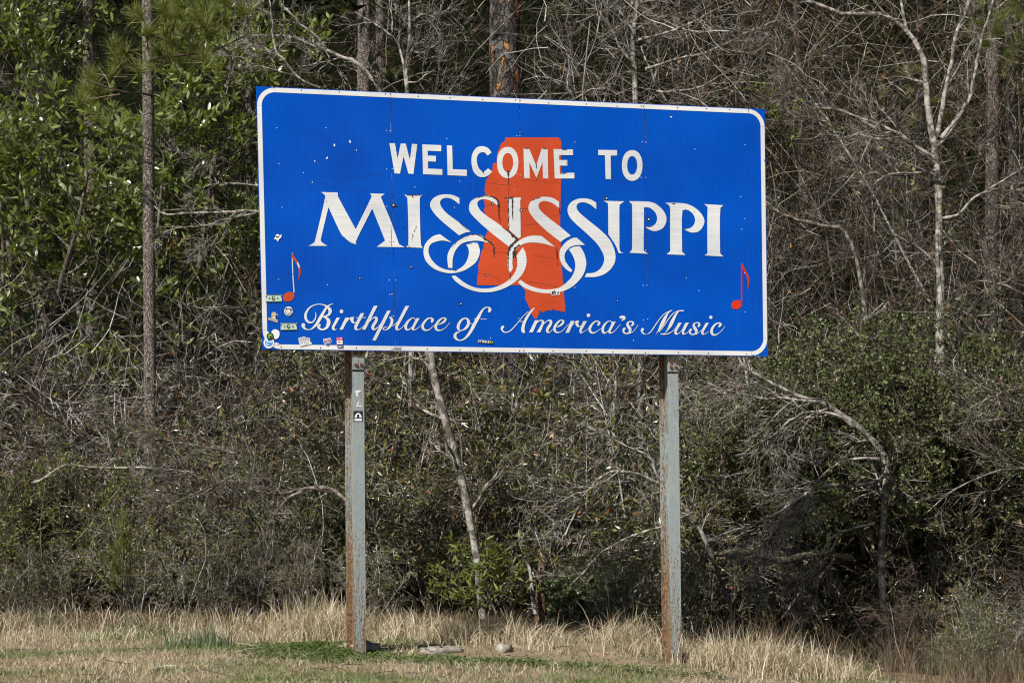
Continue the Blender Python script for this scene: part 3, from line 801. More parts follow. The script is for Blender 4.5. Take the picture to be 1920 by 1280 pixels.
g = Geo(); ribbon(g, N2, [(1691, 290, 9), (1691, 430, 9), (1690, 570, 8)], OFF['letter']); sign_part('note_stem', g, M['red'], nt2)
g = Geo(); outline(g, N2, [smooth_poly([(1690, 277, 1), (1718, 330), (1738, 368), (1746, 405), (1742, 440), (1733, 474, 1), (1735, 420), (1725, 375), (1708, 340), (1690, 318, 1)])], OFF['letter'] + 0.0005); sign_part('note_flag', g, M['red'], nt2)


# ---- rivets, holes, chips, stains
def dot(g, px, py, r, off=0.0028):
    c = sp(px, py, off); n = 8
    an = np.arange(n) * 2 * np.pi / n
    ring = [c + r * (su * math.cos(a) + sv * math.sin(a)) - sn * 0.002 for a in an]
    inner = [c + 0.6 * r * (su * math.cos(a) + sv * math.sin(a)) for a in an]
    i = np.arange(n); j = (i + 1) % n
    g.add(np.array(ring + inner + [c + sn * 0.0004]), q=np.stack([i, j, j + n, i + n], -1), t=np.stack([i + n, j + n, np.full(n, 2 * n)], -1))


gw, gb = Geo(), Geo()
for px, py in [(519, 240), (611, 240), (523, 307), (529, 389), (724.5, 245), (731.5, 245.5), (838, 260), (725, 317), (737, 317), (778, 351), (725.5, 387), (586, 342), (569, 324), (614, 534), (522, 524), (730, 525), (741.5, 525), (731, 552), (735, 551), (862, 340), (969, 255), (975, 255), (1078, 267), (1204, 266), (1211, 267), (1303, 280), (1397, 272), (1389, 369), (1391, 430), (1202, 333), (1211, 333), (1206, 535), (1213, 535), (1287, 521), (1311, 545), (1396, 512), (1397, 585), (1078, 539), (1207, 600), (1214.5, 598), (1188, 638), (973, 597), (979, 596), (969.5, 327), (975.5, 328), (852, 389), (925, 366), (1211, 469), (1396.5, 410), (920, 634), (964, 355), (521, 590), (735, 593), (738.5, 592.5)]:
    dot(gw, px, py, 0.0046)
for px, py in [(513, 165), (565, 169.5), (636, 172.5), (723, 176.5), (732, 177), (784, 181), (844, 184), (905, 187), (966.5, 188), (975, 189), (1029, 193.5), (1099, 195.5), (1157, 199.5), (1202, 199), (1206, 200), (1270, 202.5), (1325, 204.5), (1368, 206), (1403, 207), (527, 651), (601, 652), (668, 652.5), (735, 655), (801, 654), (862, 656), (907, 657), (974, 657.5), (982, 657.5), (1037, 657.5), (1099, 658), (1149, 660), (1210, 661), (1272, 661), (1328, 662), (1400, 664), (1412, 665.5), (731, 453.5), (738, 453.5), (612, 378), (1205, 446), (1204, 401), (745, 426), (728, 474), (1188, 503), (757, 427)]:
    dot(gb, px, py, 0.0068, 0.0042)
tag(sign_part('rivets', gw, M['rivet']), kind='stuff')
tag(sign_part('border_bolts', gb, M['hole']), kind='stuff')
for px, py, s, a in [(627, 272.5, 1.0, 1.4), (656, 265.5, 1.0, 1.3), (668, 282, .6, 1.5), (590, 302, .7, 1.0), (613, 296.5, .9, 2.1), (585, 342, .4, 1.5), (1258, 219.5, .8, 0.3), (1434.5, 301, 1.3, 1.6)]:
    g = Geo(); outline(g, (px, py, 1), [[(x + random.uniform(-.4, .4), y) for x, y in ell(0, 0, 3.0 * s, 1.4 * s, 9, 2, a)]], OFF['stain'] - 0.002, 0.0005)
    sign_part('paint_chip', g, M['paper'] if px < 1400 else M['blue'])
for px, py, s in [(674, 521.5, 1.0), (863, 569, 1.2), (1215, 410.5, 1.5), (1136, 371.5, 1.4), (736.5, 384, 1.5), (770, 500, 1.1), (911, 515.5, 1.0), (976.5, 394, 1.2), (1157, 564, .8), (923, 382, 1.0)]:
    h = link('bullet_hole', None, sign)
    g = Geo(); outline(g, (px, py, 1), [[(x + random.uniform(-.3, .3), y + random.uniform(-.3, .3)) for x, y in ell(0, 0, 2.3 * s, 2.5 * s, 11)]], OFF['stain'] - 0.0006, 0.0005); sign_part('dent', g, M['hole'], h)
    g = Geo(); outline(g, (px, py, 1), [[(x + random.uniform(-.2, .2), y) for x, y in ell(.5 * s, .4 * s, 1.1 * s, 1.0 * s, 8)]], OFF['stain'] + 0.0006, 0.0005); sign_part('bare_metal', g, M['rivet'], h)


def jag(pts, amp, n=4):
    out = []
    for (x0, y0, w0), (x1, y1, w1) in zip(pts[:-1], pts[1:]):
        for k in range(n):
            t = k / n
            out.append((x0 + (x1 - x0) * t + random.uniform(-amp, amp), y0 + (y1 - y0) * t + random.uniform(-amp, amp), (w0 + (w1 - w0) * t) * random.uniform(.45, 1.4)))
    return out + [pts[-1]]


STAIN = [
    (B_, [(830, 80, 10), (900, 85, 12), (960, 110, 22), (985, 150, 26), (992, 230, 20), (995, 320, 14), (1005, 400, 8)], 3),
    (B_, [(735, 100, 4), (790, 82, 8), (840, 78, 6)], 2),
    (B_, [(1060, 98, 16), (1110, 105, 22), (1150, 98, 16), (1180, 100, 4)], 3),
    (B_, [(1105, 110, 14), (1106, 250, 10), (1112, 400, 7), (1112, 485, 10)], 4),
    (B_, [(1152, 110, 16), (1155, 200, 14), (1156, 300, 10), (1158, 370, 5)], 4),
    (B_, [(1040, 455, 8), (1110, 505, 20), (1165, 555, 30), (1215, 605, 30)], 4),
    (B_, [(1225, 600, 14), (1170, 645, 26), (1125, 695, 22), (1105, 760, 16), (1102, 850, 10), (1108, 950, 7)], 3),
    (B_, [(1240, 660, 10), (1190, 705, 22), (1170, 760, 24), (1160, 830, 10)], 4),
    (B_, [(1195, 740, 18), (1185, 790, 20), (1200, 850, 8)], 4),
    (B_, [(1130, 1000, 8), (1127, 1040, 6), (1130, 1080, 5)], 1),
    (B_, [(560, 580, 3), (640, 545, 7), (720, 540, 8), (775, 560, 14), (830, 600, 20), (900, 645, 18), (932, 680, 16), (932, 750, 14), (936, 810, 6)], 3),
    (B_, [(600, 655, 3), (640, 650, 8), (670, 648, 5)], 2),
    (B_, [(1685, 700, 9), (1690, 770, 16), (1692, 840, 7)], 2), (B_, [(1695, 870, 4), (1697, 910, 8)], 1),
    (B_, [(1715, 220, 8), (1720, 260, 8), (1722, 300, 4)], 1),
    (B_, [(1380, 140, 3), (1430, 112, 7), (1490, 98, 6)], 2),
    (B_, [(520, 400, 3), (560, 435, 8), (620, 485, 4)], 2),
    (B_, [(430, 690, 3), (490, 620, 5), (570, 570, 10)], 2),
    (B_, [(440, 968, 5), (470, 972, 8), (500, 960, 3)], 2),
    (F_, [(190, 455, 12), (210, 470, 24), (210, 520, 14), (212, 545, 6), (212, 620, 6)], 2),
    (F_, [(180, 455, 4), (208, 466, 14), (240, 455, 4)], 1),
    (F_, [(545, 370, 8), (546, 400, 10), (548, 430, 3)], 1), (F_, [(547, 540, 6), (548, 560, 5)], 1), (F_, [(770, 545, 6), (771, 560, 5)], 1),
    (F_, [(850, 195, 5), (870, 196, 10), (915, 195, 5)], 2), (F_, [(912, 325, 4), (914, 350, 8), (912, 385, 4)], 2), (F_, [(830, 478, 10), (860, 482, 10), (915, 474, 4)], 2),
    (F_, [(398, 182, 4), (440, 182, 8), (460, 182, 4)], 2), (F_, [(625, 186, 4), (650, 186, 8), (680, 187, 4)], 2),
    (E_, [(1465, 570, 4), (1485, 578, 26), (1486, 600, 6)], 1),
    (A_, [(1620, 84, 16), (1628, 105, 16), (1630, 130, 4)], 1), (A_, [(1530, 86, 8), (1600, 88, 12), (1700, 86, 8), (1760, 86, 10)], 3),
    (A_, [(1300, 540, 4), (1308, 650, 5), (1312, 860, 4)], 1),
    (A_, [(1510, 868, 9), (1540, 850, 5), (1562, 838, 6), (1582, 872, 7)], 1),
    (A_, [(1335, 235, 14), (1360, 245, 30), (1400, 240, 6)], 4), (A_, [(1445, 235, 5), (1440, 275, 6)], 2),
    (D_, [(1040, 215, 8), (1070, 218, 12), (1085, 212, 5)], 3), (D_, [(1302, 232, 10), (1308, 245, 4)], 1), (D_, [(1372, 335, 8), (1372, 355, 5)], 1),
    (D_, [(635, 560, 5), (690, 560, 7), (745, 550, 6)], 2), (D_, [(1212, 592, 5), (1270, 586, 8)], 2),
]
for crop, pts, amp in STAIN:
    g = Geo(); ribbon(g, crop, jag(pts, amp), OFF['stain'] + random.uniform(0, 0.0003), per=2)
    sign_part('mildew_streak', g, M['grime'])
for crop, pts in [(B_, [(825, 205, 4), (870, 185, 4), (915, 180, 4)]), (B_, [(1270, 235, 4), (1340, 235, 4)]), (B_, [(1260, 420, 5), (1360, 425, 5), (1450, 412, 5), (1490, 395, 4)]),
                  (B_, [(810, 708, 4), (880, 735, 4), (950, 748, 6), (1095, 765, 4)]), (B_, [(755, 1005, 4), (830, 1025, 5), (900, 1030, 6), (960, 1060, 5), (1000, 1100, 5), (1020, 1130, 4)]),
                  (B_, [(1410, 795, 4), (1520, 808, 4), (1710, 838, 4)]), (B_, [(1330, 1130, 4), (1350, 1110, 5), (1450, 1120, 5), (1600, 1155, 5), (1720, 1175, 6)]),
                  (E_, [(1530, 740, 4), (1700, 765, 5), (1920, 785, 5)]), (F_, [(350, 560, 3), (600, 575, 3), (830, 600, 3)]), (Gc, [(340, 505, 2), (345, 650, 2), (342, 1010, 2)]), (Gc, [(262, 300, 4), (263, 360, 4), (262, 420, 4)]), (Gc, [(540, 555, 2), (605, 540, 2)])]:
    g = Geo(); ribbon(g, crop, jag(pts, 1.0, 3), OFF['letter'] - 0.0006, per=2); sign_part('sheeting_crack', g, M['crack'])
for pts in [[(712, 561, 1), (716, 554, 1.2), (725, 550, 1), (752, 545, .8)], [(735, 493, .7), (760, 497, .7), (800, 505, .8), (840, 515, .6)], [(590, 340, .6), (640, 352, .6), (690, 358, .6)], [(600, 330, .6), (650, 335, .7), (720, 325, .6)], [(1155, 344, .7), (1175, 336, .8)]]:
    g = Geo(); ribbon(g, (0, 0, 1), pts, 0.0008, per=3); sign_part('scratch', g, M['scuff'])
for k in range(9):
    x = random.uniform(1612, 1680); y = 725 - (x - 1612) * 2.3 + random.uniform(-25, 25)
    g = Geo(); ribbon(g, A_, [(x, y, 4), (x + random.uniform(-8, 8), y + 14, 5), (x + random.uniform(-12, 12), y + 28, 4)], OFF['stain'], per=2); sign_part('graffiti_stroke', g, M['grime'])


# ---- stickers
def text_geo(g, s, px, py, hpx, wpx, off, rot=0.0):
    cu = bpy.data.curves.new('t', 'FONT'); cu.body = s; cu.align_x = 'CENTER'; cu.align_y = 'CENTER'; cu.offset = 0.012
    o = bpy.data.objects.new('t', cu); COL.objects.link(o)
    dg = bpy.context.evaluated_depsgraph_get(); dg.update()
    me = bpy.data.meshes.new_from_object(o.evaluated_get(dg))
    co = np.array([v.co[:] for v in me.vertices]); lo, hi = co.min(0), co.max(0)
    x = ((co[:, 0] - lo[0]) / (hi[0] - lo[0]) - .5) * wpx; y = ((co[:, 1] - lo[1]) / (hi[1] - lo[1]) - .5) * hpx
    c, sn_ = math.cos(rot), math.sin(rot)
    v = np.array([sp(px + a * c + b * sn_, py + a * sn_ - b * c, off) for a, b in zip(x, y)])
    ts = []
    for p in me.polygons:
        vs = list(p.vertices)
        for k in range(1, len(vs) - 1): ts.append((vs[0], vs[k], vs[k + 1]))
    g.add(v, t=np.array(ts))
    bpy.data.objects.remove(o); bpy.data.meshes.remove(me); bpy.data.curves.remove(cu)


Z = OFF['sticker']


def sticker(label, base, mat, crop, extras=(), z=Z):
    g = Geo(); outline(g, crop, [base], z, 0.0006)
    s = sign_part('sticker', g, M[mat], label=label)
    for k, (kind, m, *arg) in enumerate(extras):
        g = Geo(); zz = z + 0.0005 * (k + 1)
        if kind == 'p': outline(g, crop, [arg[0]], zz, 0.0003)
        elif kind == 'r': ribbon(g, crop, arg[0], zz, per=3)
        elif kind == 't': text_geo(g, arg[0], crop[0] + arg[1] / crop[2], crop[1] + arg[2] / crop[2], arg[3] / crop[2], arg[4] / crop[2], zz, arg[5] if len(arg) > 5 else 0)
        sign_part('print', g, M[m], s)
    return s


K_ = (480, 540, 10.6667)
for (x, y) in ((190, 130), (492, 695)):
    R4 = [(x, y + 2), (x + 318, y), (x + 322, y + 145), (x, y + 150)]
    sticker('pale green banknote sticker ' + ('beside the left note head' if x < 300 else 'lower of the two, beside the script line'), R4, 'bill', K_,
            [('p', 'billdark', [(x + 12, y + 4), (x + 310, y + 2), (x + 300, y + 18), (x + 25, y + 20)]), ('p', 'billdark', [(x + 5, y + 138), (x + 316, y + 132), (x + 316, y + 143), (x + 5, y + 147)]),
             ('p', 'billdark', [(x + 2, y + 20), (x + 18, y + 20), (x + 22, y + 50), (x + 10, y + 70), (x + 2, y + 60)]), ('p', 'billdark', [(x + 300, y + 20), (x + 316, y + 20), (x + 318, y + 60), (x + 305, y + 50)]),
             ('p', 'billdark', ell(x + 155, y + 72, 34, 46, 18)), ('p', 'bill', ell(x + 162, y + 66, 14, 22, 12)), ('p', 'billdark', ell(x + 74, y + 72, 16, 20, 12)), ('p', 'bill', ell(x + 74, y + 72, 8, 10, 10)), ('p', 'billdark', ell(x + 236, y + 70, 16, 20, 12)), ('p', 'bill', ell(x + 236, y + 70, 8, 10, 10))])
sticker('round white and black badge sticker below the left note head', ell(647, 462, 85, 92, 28), 'paper', K_, [('p', 'sgrey', ell(650, 475, 72, 72, 24)), ('p', 'ink', [(590, 400), (660, 405), (725, 425), (720, 450), (610, 430), (585, 450)]), ('p', 'paper', ell(642, 465, 40, 44, 14)), ('r', 'ink', [(620, 450, 8), (640, 480, 8), (655, 500, 8)])])
sticker('tan skull sticker over a slanted grey banner', [(310, 500), (340, 478), (385, 480), (405, 510), (402, 570), (378, 605), (440, 650), (428, 698), (235, 632), (240, 588), (310, 602), (305, 560)], 'stan', K_, [('p', 'sgrey', [(240, 592), (438, 652), (426, 694), (237, 630)]), ('p', 'paper', [(318, 545), (400, 545), (392, 585), (370, 612), (335, 600)]), ('p', 'ink', ell(340, 562, 15, 13, 10)), ('p', 'ink', ell(380, 562, 15, 13, 10)), ('p', 'ink', [(352, 580), (364, 580), (358, 592)])])
sticker('blank white paw-shaped sticker at the lower left corner', smooth_poly([(300, 890), (340, 835), (400, 825), (455, 860), (468, 920), (450, 985), (400, 1020), (355, 1000), (345, 960), (310, 930)]), 'paper', K_)
sticker('white backing of the round blue corner sticker', smooth_poly([(195, 890), (230, 865), (258, 890), (300, 950), (340, 1020), (362, 1090), (330, 1170), (260, 1205), (190, 1185), (150, 1120), (155, 1050), (190, 990)]), 'paper', K_)
sticker('round sky blue sticker overlapping the border corner', ell(253, 1092, 78, 76, 26), 'sblue', K_, [('p', 'paper', [(200, 1040), (235, 1035), (240, 1075), (215, 1085)]), ('p', 'paper', [(285, 1050), (320, 1060), (318, 1090), (290, 1085)]), ('r', 'paper', [(190, 1110, 18), (225, 1125, 20), (245, 1150, 14)]), ('r', 'paper', [(215, 1075, 16), (260, 1080, 16), (310, 1085, 16)])], Z + 0.001)
sticker('round black sticker with green swirl at the corner', ell(280, 965, 72, 76, 26), 'ink', K_, [('p', 'sgreen', ell(280, 962, 48, 52, 20)), ('p', 'ink', ell(290, 985, 22, 26, 12)), ('r', 'slime', [(240, 960, 10), (275, 930, 14), (300, 950, 10)])], Z + 0.003)
sticker('tiny white scrap of sticker beside the corner', [(385, 1095), (410, 1085), (425, 1105), (455, 1090), (450, 1115), (425, 1135), (400, 1120)], 'paper', K_)
sticker('grey lettered off-road sticker on the lower border', [(845, 1000), (900, 985), (955, 970), (1010, 990), (1075, 1000), (1082, 1080), (1122, 1095), (1110, 1112), (1060, 1135), (960, 1150), (930, 1170), (880, 1172), (885, 1140), (860, 1100)], 'paper', K_, [('p', 'sgrey', [(860, 1012), (955, 985), (1065, 1010), (1068, 1050), (865, 1058)]), ('t', 'sgrey', 'OFF ROAD', 968, 1092, 46, 190), ('r', 'sgrey', [(880, 1150, 8), (960, 1145, 12), (1040, 1128, 8)]), ('r', 'paper', [(880, 1040, 10), (960, 1025, 14), (1050, 1035, 10)])])
sticker('small red, white and blue shield sticker', [(1340, 1020), (1400, 1010), (1480, 992), (1490, 1020), (1508, 1050), (1498, 1110), (1440, 1162), (1390, 1145), (1350, 1090)], 'paper', K_, [('p', 'sred', [(1350, 1035), (1480, 1003), (1488, 1030), (1355, 1064)]), ('p', 'snavy', [(1358, 1075), (1494, 1040), (1492, 1105), (1440, 1153), (1395, 1138), (1362, 1098)]), ('r', 'paper', [(1380, 1105, 26), (1425, 1095, 30), (1475, 1085, 26)]), ('r', 'snavy', [(1390, 1100, 6), (1430, 1095, 8), (1470, 1088, 6)]), ('r', 'paper', [(1362, 1045, 7), (1420, 1035, 8), (1478, 1018, 7)])])
sticker('small red, white and navy sticker reading 2 UP', [(1605, 988), (1725, 985), (1735, 1190), (1625, 1192), (1612, 1090)], 'paper', K_, [('p', 'sred', [(1605, 986), (1726, 983), (1724, 1045), (1690, 1042), (1608, 1046)]), ('t', 'paper', '2 UP', 1664, 1012, 40, 104), ('r', 'sred', [(1630, 1082, 10), (1665, 1078, 16), (1700, 1085, 10)]), ('p', 'ink', [(1618, 1125), (1735, 1122), (1735, 1148), (1620, 1150)]), ('p', 'snavy', [(1620, 1150), (1737, 1148), (1738, 1192), (1625, 1194)]), ('r', 'paper', [(1635, 1170, 14), (1680, 1166, 20), (1722, 1164, 12)])])
sticker('dark strip sticker with white lettering reading STRIKE', [(1150, 925), (1500, 955), (1490, 1018), (1250, 995), (1140, 985)], 'ink', a3, [('t', 'paper', 'STRIKE', 1280, 962, 58, 260, 0.06), ('p', 'slime', [(1420, 952), (1490, 962), (1482, 1000), (1415, 988)]), ('p', 'ink', ell(1455, 976, 14, 12, 10))])
g_c = (470, 420, 4.925)
sticker('small white sticker wearing dark glasses near the left border', smooth_poly([(235, 98), (255, 95), (265, 110, 1), (285, 95, 1), (280, 125), (262, 140), (250, 165, 1), (235, 145), (212, 140, 1), (225, 122)]), 'paper', g_c, [('r', 'ink', [(230, 118, 10), (245, 120, 12), (262, 117, 10)]), ('r', 'sgrey', [(240, 138, 3), (248, 140, 4), (256, 137, 3)])])
sticker('round dark badge sticker at the foot of the state outline', ell(498, 1240, 34, 34, 22), 'paper', C_, [('p', 'ink', ell(498, 1240, 27, 27, 18)), ('p', 'stan', ell(490, 1222, 12, 8, 10)), ('p', 'sgrey', ell(505, 1248, 10, 12, 10))])
sticker('tiny grey square sticker beside the round dark badge', [(530, 1218), (572, 1214), (574, 1264), (532, 1266)], 'paper', C_, [('p', 'sgrey', [(538, 1226), (566, 1222), (566, 1256), (540, 1258)]), ('p', 'ink', ell(550, 1240, 9, 8, 8))])
g = Geo(); outline(g, (0, 0, 1), [[(737.5, 651.5), (752, 650.5), (752.5, 658), (738, 658.5)]], OFF['sticker'] - 0.002); sign_part('border_patch', g, M['alu'])

# ---- rails and posts behind the face
for t in (0.1, 0.5, 0.9):
    g = Geo()
    c = [st(0.02, t, -0.005), st(0.98, t, -0.005)]
    dz = sv * 0.04
    a, b = c
    v = [a - dz, b - dz, b + dz, a + dz, a - dz - sn * .05, b - dz - sn * .05, b + dz - sn * .05, a + dz - sn * .05]
    g.add(np.array(v), q=[[0, 1, 2, 3], [4, 7, 6, 5], [0, 4, 5, 1], [1, 5, 6, 2], [2, 6, 7, 3], [3, 7, 4, 0]])
    sign_part('back_rail', g, M['alu'])


def prism(prof, z0, z1, lean=(0, 0)):
    """closed profile (x, y) swept from z0 to z1"""
    n = len(prof)
    v = [(x, y, z0) for x, y in prof] + [(x + lean[0], y + lean[1], z1) for x, y in prof]
    i = np.arange(n); j = (i + 1) % n
    return np.array(v), np.stack([i, j, j + n, i + n], -1)


def boxg(g, x0, x1, y0, y1, z0, z1):
    v = [(x, y, z) for z in (z0, z1) for x, y in ((x0, y0), (x1, y0), (x1, y1), (x0, y1))]
    g.add(np.array(v, float), q=[[0, 3, 2, 1], [4, 5, 6, 7], [0, 1, 5, 4], [1, 2, 6, 5], [2, 3, 7, 6], [3, 0, 4, 7]])


# each post: wide-flange beam. front flange centre measured at the top and at the foot
POSTS = [((674.3, 690), (675.5, 1213), 21, math.radians(4.5), 0.25), ((1266, 694), (1268.5, 1229), 20, math.radians(1.0), 0.235)]
for k, (tp, ft, wpx, dyaw, depth) in enumerate(POSTS):
    ptop = sp(*tp) + back * 0.062
    zt = st(0.5, 0.96)[2]
    d = ray(*ft); foot = CAM + d * (ptop[1] / d[1])              # straight below, same distance
    B = 0.110 if k == 0 else 0.108; TF = 0.011
    prof = [(-B / 2, 0), (B / 2, 0), (B / 2, TF), (.004, TF), (.004, depth - TF), (B / 2, depth - TF), (B / 2, depth), (-B / 2, depth), (-B / 2, depth - TF), (-.004, depth - TF), (-.004, TF), (-B / 2, TF)]
    z0 = -0.5
    h = zt - foot[2]
    lx = (ptop[0] - foot[0]) / (ptop[2] - foot[2])
    g = Geo()
    v, q = prism(prof, z0, h, (0, 0))
    v[:, 0] += lx * v[:, 2]
    g.add(v, q=q); n = 12
    po = link('post', g.mesh('post', M['post']), sign)
    po.location = foot - ROOT; po.rotation_euler = (0, 0, YAW + dyaw)
    po['label'] = 'left steel beam post streaked with rust' if k == 0 else 'right steel beam post, greyer, rust along its foot'
    zb = ptop[2] - foot[2]
    # splice plate with bolts, saw cut under it
    xo = lx * zb
    g = Geo(); boxg(g, xo - B / 2 - 0.001, xo + B / 2 + 0.001, -0.010, -0.0005, zb - 0.012, zb + 0.20)
    link('splice_plate', g.mesh('splice_plate', M['post']), po)
    g = Geo(); boxg(g, xo - B / 2 - 0.0015, xo + B / 2 + 0.0015, -0.003, TF, zb - 0.028, zb - 0.014)  # near-black bar instead of an open gap, its shade painted in
    link('saw_cut', g.mesh('saw_cut', M['hole']), po)
    for bx_ in (-0.026, 0.026):
        for bz in ((0.03, 0.14) if k == 0 else (0.03, 0.085)):
            g = Geo(); an = np.arange(6) * math.pi / 3 + random.random()
            c = np.array([xo + bx_, -0.010, zb + bz])
            r0 = [c + 0.017 * np.array([math.cos(a), 0, math.sin(a)]) for a in an]; r1 = [p_ + np.array([0, -0.013, 0]) for p_ in r0]
            i = np.arange(6); j = (i + 1) % 6
            g.add(np.array(r0 + r1), q=np.stack([i, j, j + 6, i + 6], -1), t=[[6, 6 + a, 6 + a + 1] for a in range(1, 5)])
            link('bolt', g.mesh('bolt', M['rustbolt']), po)
    if k == 0:
        def flat(pts, mat, name, yo, par=po):
            g = Geo(); n = len(pts)
            v = [(xo + x, yo, z) for x, z in pts]
            g.add(np.array(v), t=[[0, a, a + 1] for a in range(1, n - 1)])
            return link(name, g.mesh(name, M[mat]), par)
        zc = (1213 - 797) / 196.0
        flat([(-.045, zc - .05), (.045, zc - .05), (.045, zc + .05), (-.045, zc + .05)], 'ink', 'square_sticker', -0.0012)
        flat([(-.036, zc - .042), (.036, zc - .042), (.036, zc - .02), (-.036, zc - .02)], 'paper', 'sticker_print', -0.002)
        flat([(.034 * math.cos(a), zc - .012 + .045 * math.sin(a)) for a in np.linspace(0, math.pi, 10)], 'paper', 'sticker_print', -0.002)
        flat([(.012 * math.cos(a), zc + .002 + .018 * math.sin(a)) for a in np.linspace(0, 2 * math.pi, 9)[:-1]], 'ink', 'sticker_print', -0.0028)
        zc = (1213 - 755) / 196.0
        flat([(-.04, zc + .02), (.02, zc + .03), (.03, zc + .018), (-.005, zc + .004), (.0, zc - .03), (-.015, zc - .03), (-.018, zc + .01)], 'paper', 'sticker_scrap', -0.0012)
        flat([(-.02, zc - .12), (.0, zc - .075), (.012, zc - .08), (-.004, zc - .115), (.035, zc - .11), (.03, zc - .125)], 'paper', 'sticker_scrap', -0.0012)

# ------------------------------------------------------------------ things at the foot of the posts
ICO = None


def lump(name, px, py, Y, rx, ry, rz, mat, seed, label, cat, sink=0.3):
    r = np.random.default_rng(seed)
    n, m = 14, 9
    th = np.linspace(0, 2 * np.pi, n, endpoint=False); ph = np.linspace(0.05, np.pi - 0.05, m)
    T, P = np.meshgrid(th, ph)
    e = 0.6
    f = lambda a: np.sign(a) * np.abs(a) ** e
    v = np.stack([f(np.cos(T)) * f(np.sin(P)), f(np.sin(T)) * f(np.sin(P)), f(np.cos(P))], -1) * [rx, ry, rz]
    v = v * (1 + 0.13 * r.normal(0, 1, v.shape[:2])[..., None]) + r.normal(0, 0.004, v.shape)
    i = (np.arange(m - 1)[:, None] * n + np.arange(n)[None]).ravel(); j = (np.arange(m - 1)[:, None] * n + (np.arange(n)[None] + 1) % n).ravel()
    p = at(px, py, Y)
    z = float(gz(p[0], Y))
    o = link(name, make_mesh(name, v, np.stack([i, i + n, j + n, j], -1), M[mat], True), None, (p[0], Y, z + rz * (1 - 2 * sink)))
    o.rotation_euler = (0, 0, r.uniform(0, 3))
    return tag(o, label, cat)


M['rubble'] = twig_mat('weathered_concrete', [(0, (0.36, 0.33, 0.29)), (1, (0.42, 0.39, 0.35))], patch=(0.22, 0.19, 0.15))
lump('concrete_footing', 676, 1222, 20.62, 0.19, 0.16, 0.06, 'rubble', 3, 'pale concrete footing collar round the left post', 'footing', 0.32)
lump('concrete_lump', 945, 1228, 21.1, 0.10, 0.07, 0.05, 'rubble', 5, 'small pale concrete lump between the posts, beside the earth heap', 'rubble', 0.25)
lump('concrete_slab', 828, 1236, 20.8, 0.20, 0.10, 0.035, 'rubble', 9, 'flat broken concrete slab nearer to the left post', 'rubble', 0.3)
lump('concrete_footing', 1262, 1236, 21.55, 0.17, 0.13, 0.035, 'rubble', 12, 'low concrete footing at the right post', 'footing', 0.4)


# ------------------------------------------------------------------ plants: prototypes
def shrub_mesh(stems, h, spread, lv, r0, wig=0.16, up=0.05, lean=0.5, rmin=0.0034):
    """returns list of (paths, radii) per level; lv = [(per, angle, length, n)]"""
    n = 9
    a = rng.uniform(0, 2 * np.pi, stems)
    d = norm(np.stack([np.cos(a) * lean * rng.uniform(.2, 1.2, stems), np.sin(a) * lean * rng.uniform(.2, 1.2, stems), np.ones(stems)], -1))
    P = np.zeros((stems, n, 3)); P[:, 0] = np.stack([np.cos(a), np.sin(a), a * 0], -1) * spread * 0.25 * rng.random((stems, 1))
    L = h * rng.uniform(.65, 1.15, stems)
    for s in range(1, n):
        d = norm(d + rv(stems, wig) + [0, 0, up]); P[:, s] = P[:, s - 1] + d * (L / (n - 1))[:, None]
    Rr = r0 * rng.uniform(.6, 1.2, stems)[:, None] * np.linspace(1, .25, n)[None]
    out = [(P, Rr)]
    for per, ang, ln, m in lv:
        out.append(grow(out[-1][0], out[-1][1], per, ang, ln, wig * 1.3, m, up * .3, 0.15, rmin=rmin))
    return out


def wood(levels, name, mat, sides=(5, 3, 3, 3, 3)):
    g = Geo()
    for (P, Rr), s in zip(levels, sides): g.add(*tubes(P, Rr, s))
    return g.mesh(name, mat, True)


KIND = {'shrubbare shrubs of the thicket': 'bare shrub', 'shrubleafy shrubs of the thicket': 'olive leaved shrub', 'shrubevergreen shrubs of the thicket': 'fine leaved evergreen',
        'treebare saplings behind the thicket': 'slender bare sapling', 'treebay trees at the left': 'glossy leaved bay tree'}


def place(proto, x, y, rz, sc, zoff=0.0, first={}):
    key = proto.name
    o = proto if key not in first else copy_tree(proto)
    first[key] = 1
    o.location = (x, y, float(gz(x, y)) + zoff); o.rotation_euler = (rng.normal(0, .06), rng.normal(0, .06), rz)
    o.scale = (sc, sc, sc * rng.uniform(.9, 1.1))
    px = 960 + FPX * x / y
    where = ('at far left' if px < 240 else 'left of the sign' if px < 480 else 'under sign\'s left end' if px < 650 else 'just right of the left post' if px < 850 else 'midway between the posts' if px < 1060 else
             'just left of the right post' if px < 1240 else 'under sign\'s right end' if px < 1440 else 'right of the sign' if px < 1680 else 'at far right')
    row = 'low in front' if sc < .65 else 'at the very front' if y < 25.2 else 'in the front row' if y < 26.6 else 'in the middle row' if y < 28.6 else 'in the back row' if y < 31.6 else 'behind the thicket'
    o['label'] = KIND[o['category'] + o['group']] + ' ' + row + ' ' + where
    return o


protos = {}
# bare, twiggy shrubs
for k in range(4):
    lv = shrub_mesh(9, 2.3, .8, [(6, 50, .95, 6), (5, 48, .5, 4), (3, 45, .3, 3)], .016, .18, .03, .75)
    t = empty('bare_shrub'); link('branches', wood(lv, 'branches', M['twig' if k % 2 else 'twigbrown']), t)
    g = Geo(); p, d = leaf_points(lv[3][0], 1); sel = rng.random(len(p)) < .25
    leaves(g, p[sel], d[sel], rng.uniform(.03, .055, sel.sum()), .4); link('sparse_leaves', g.mesh('sparse_leaves', M['olive' if k % 2 else 'dead']), t)
    tag(t, 'bare twiggy shrub tangled into the winter thicket', 'shrub', 'bare shrubs of the thicket'); protos['bare%d' % k] = t
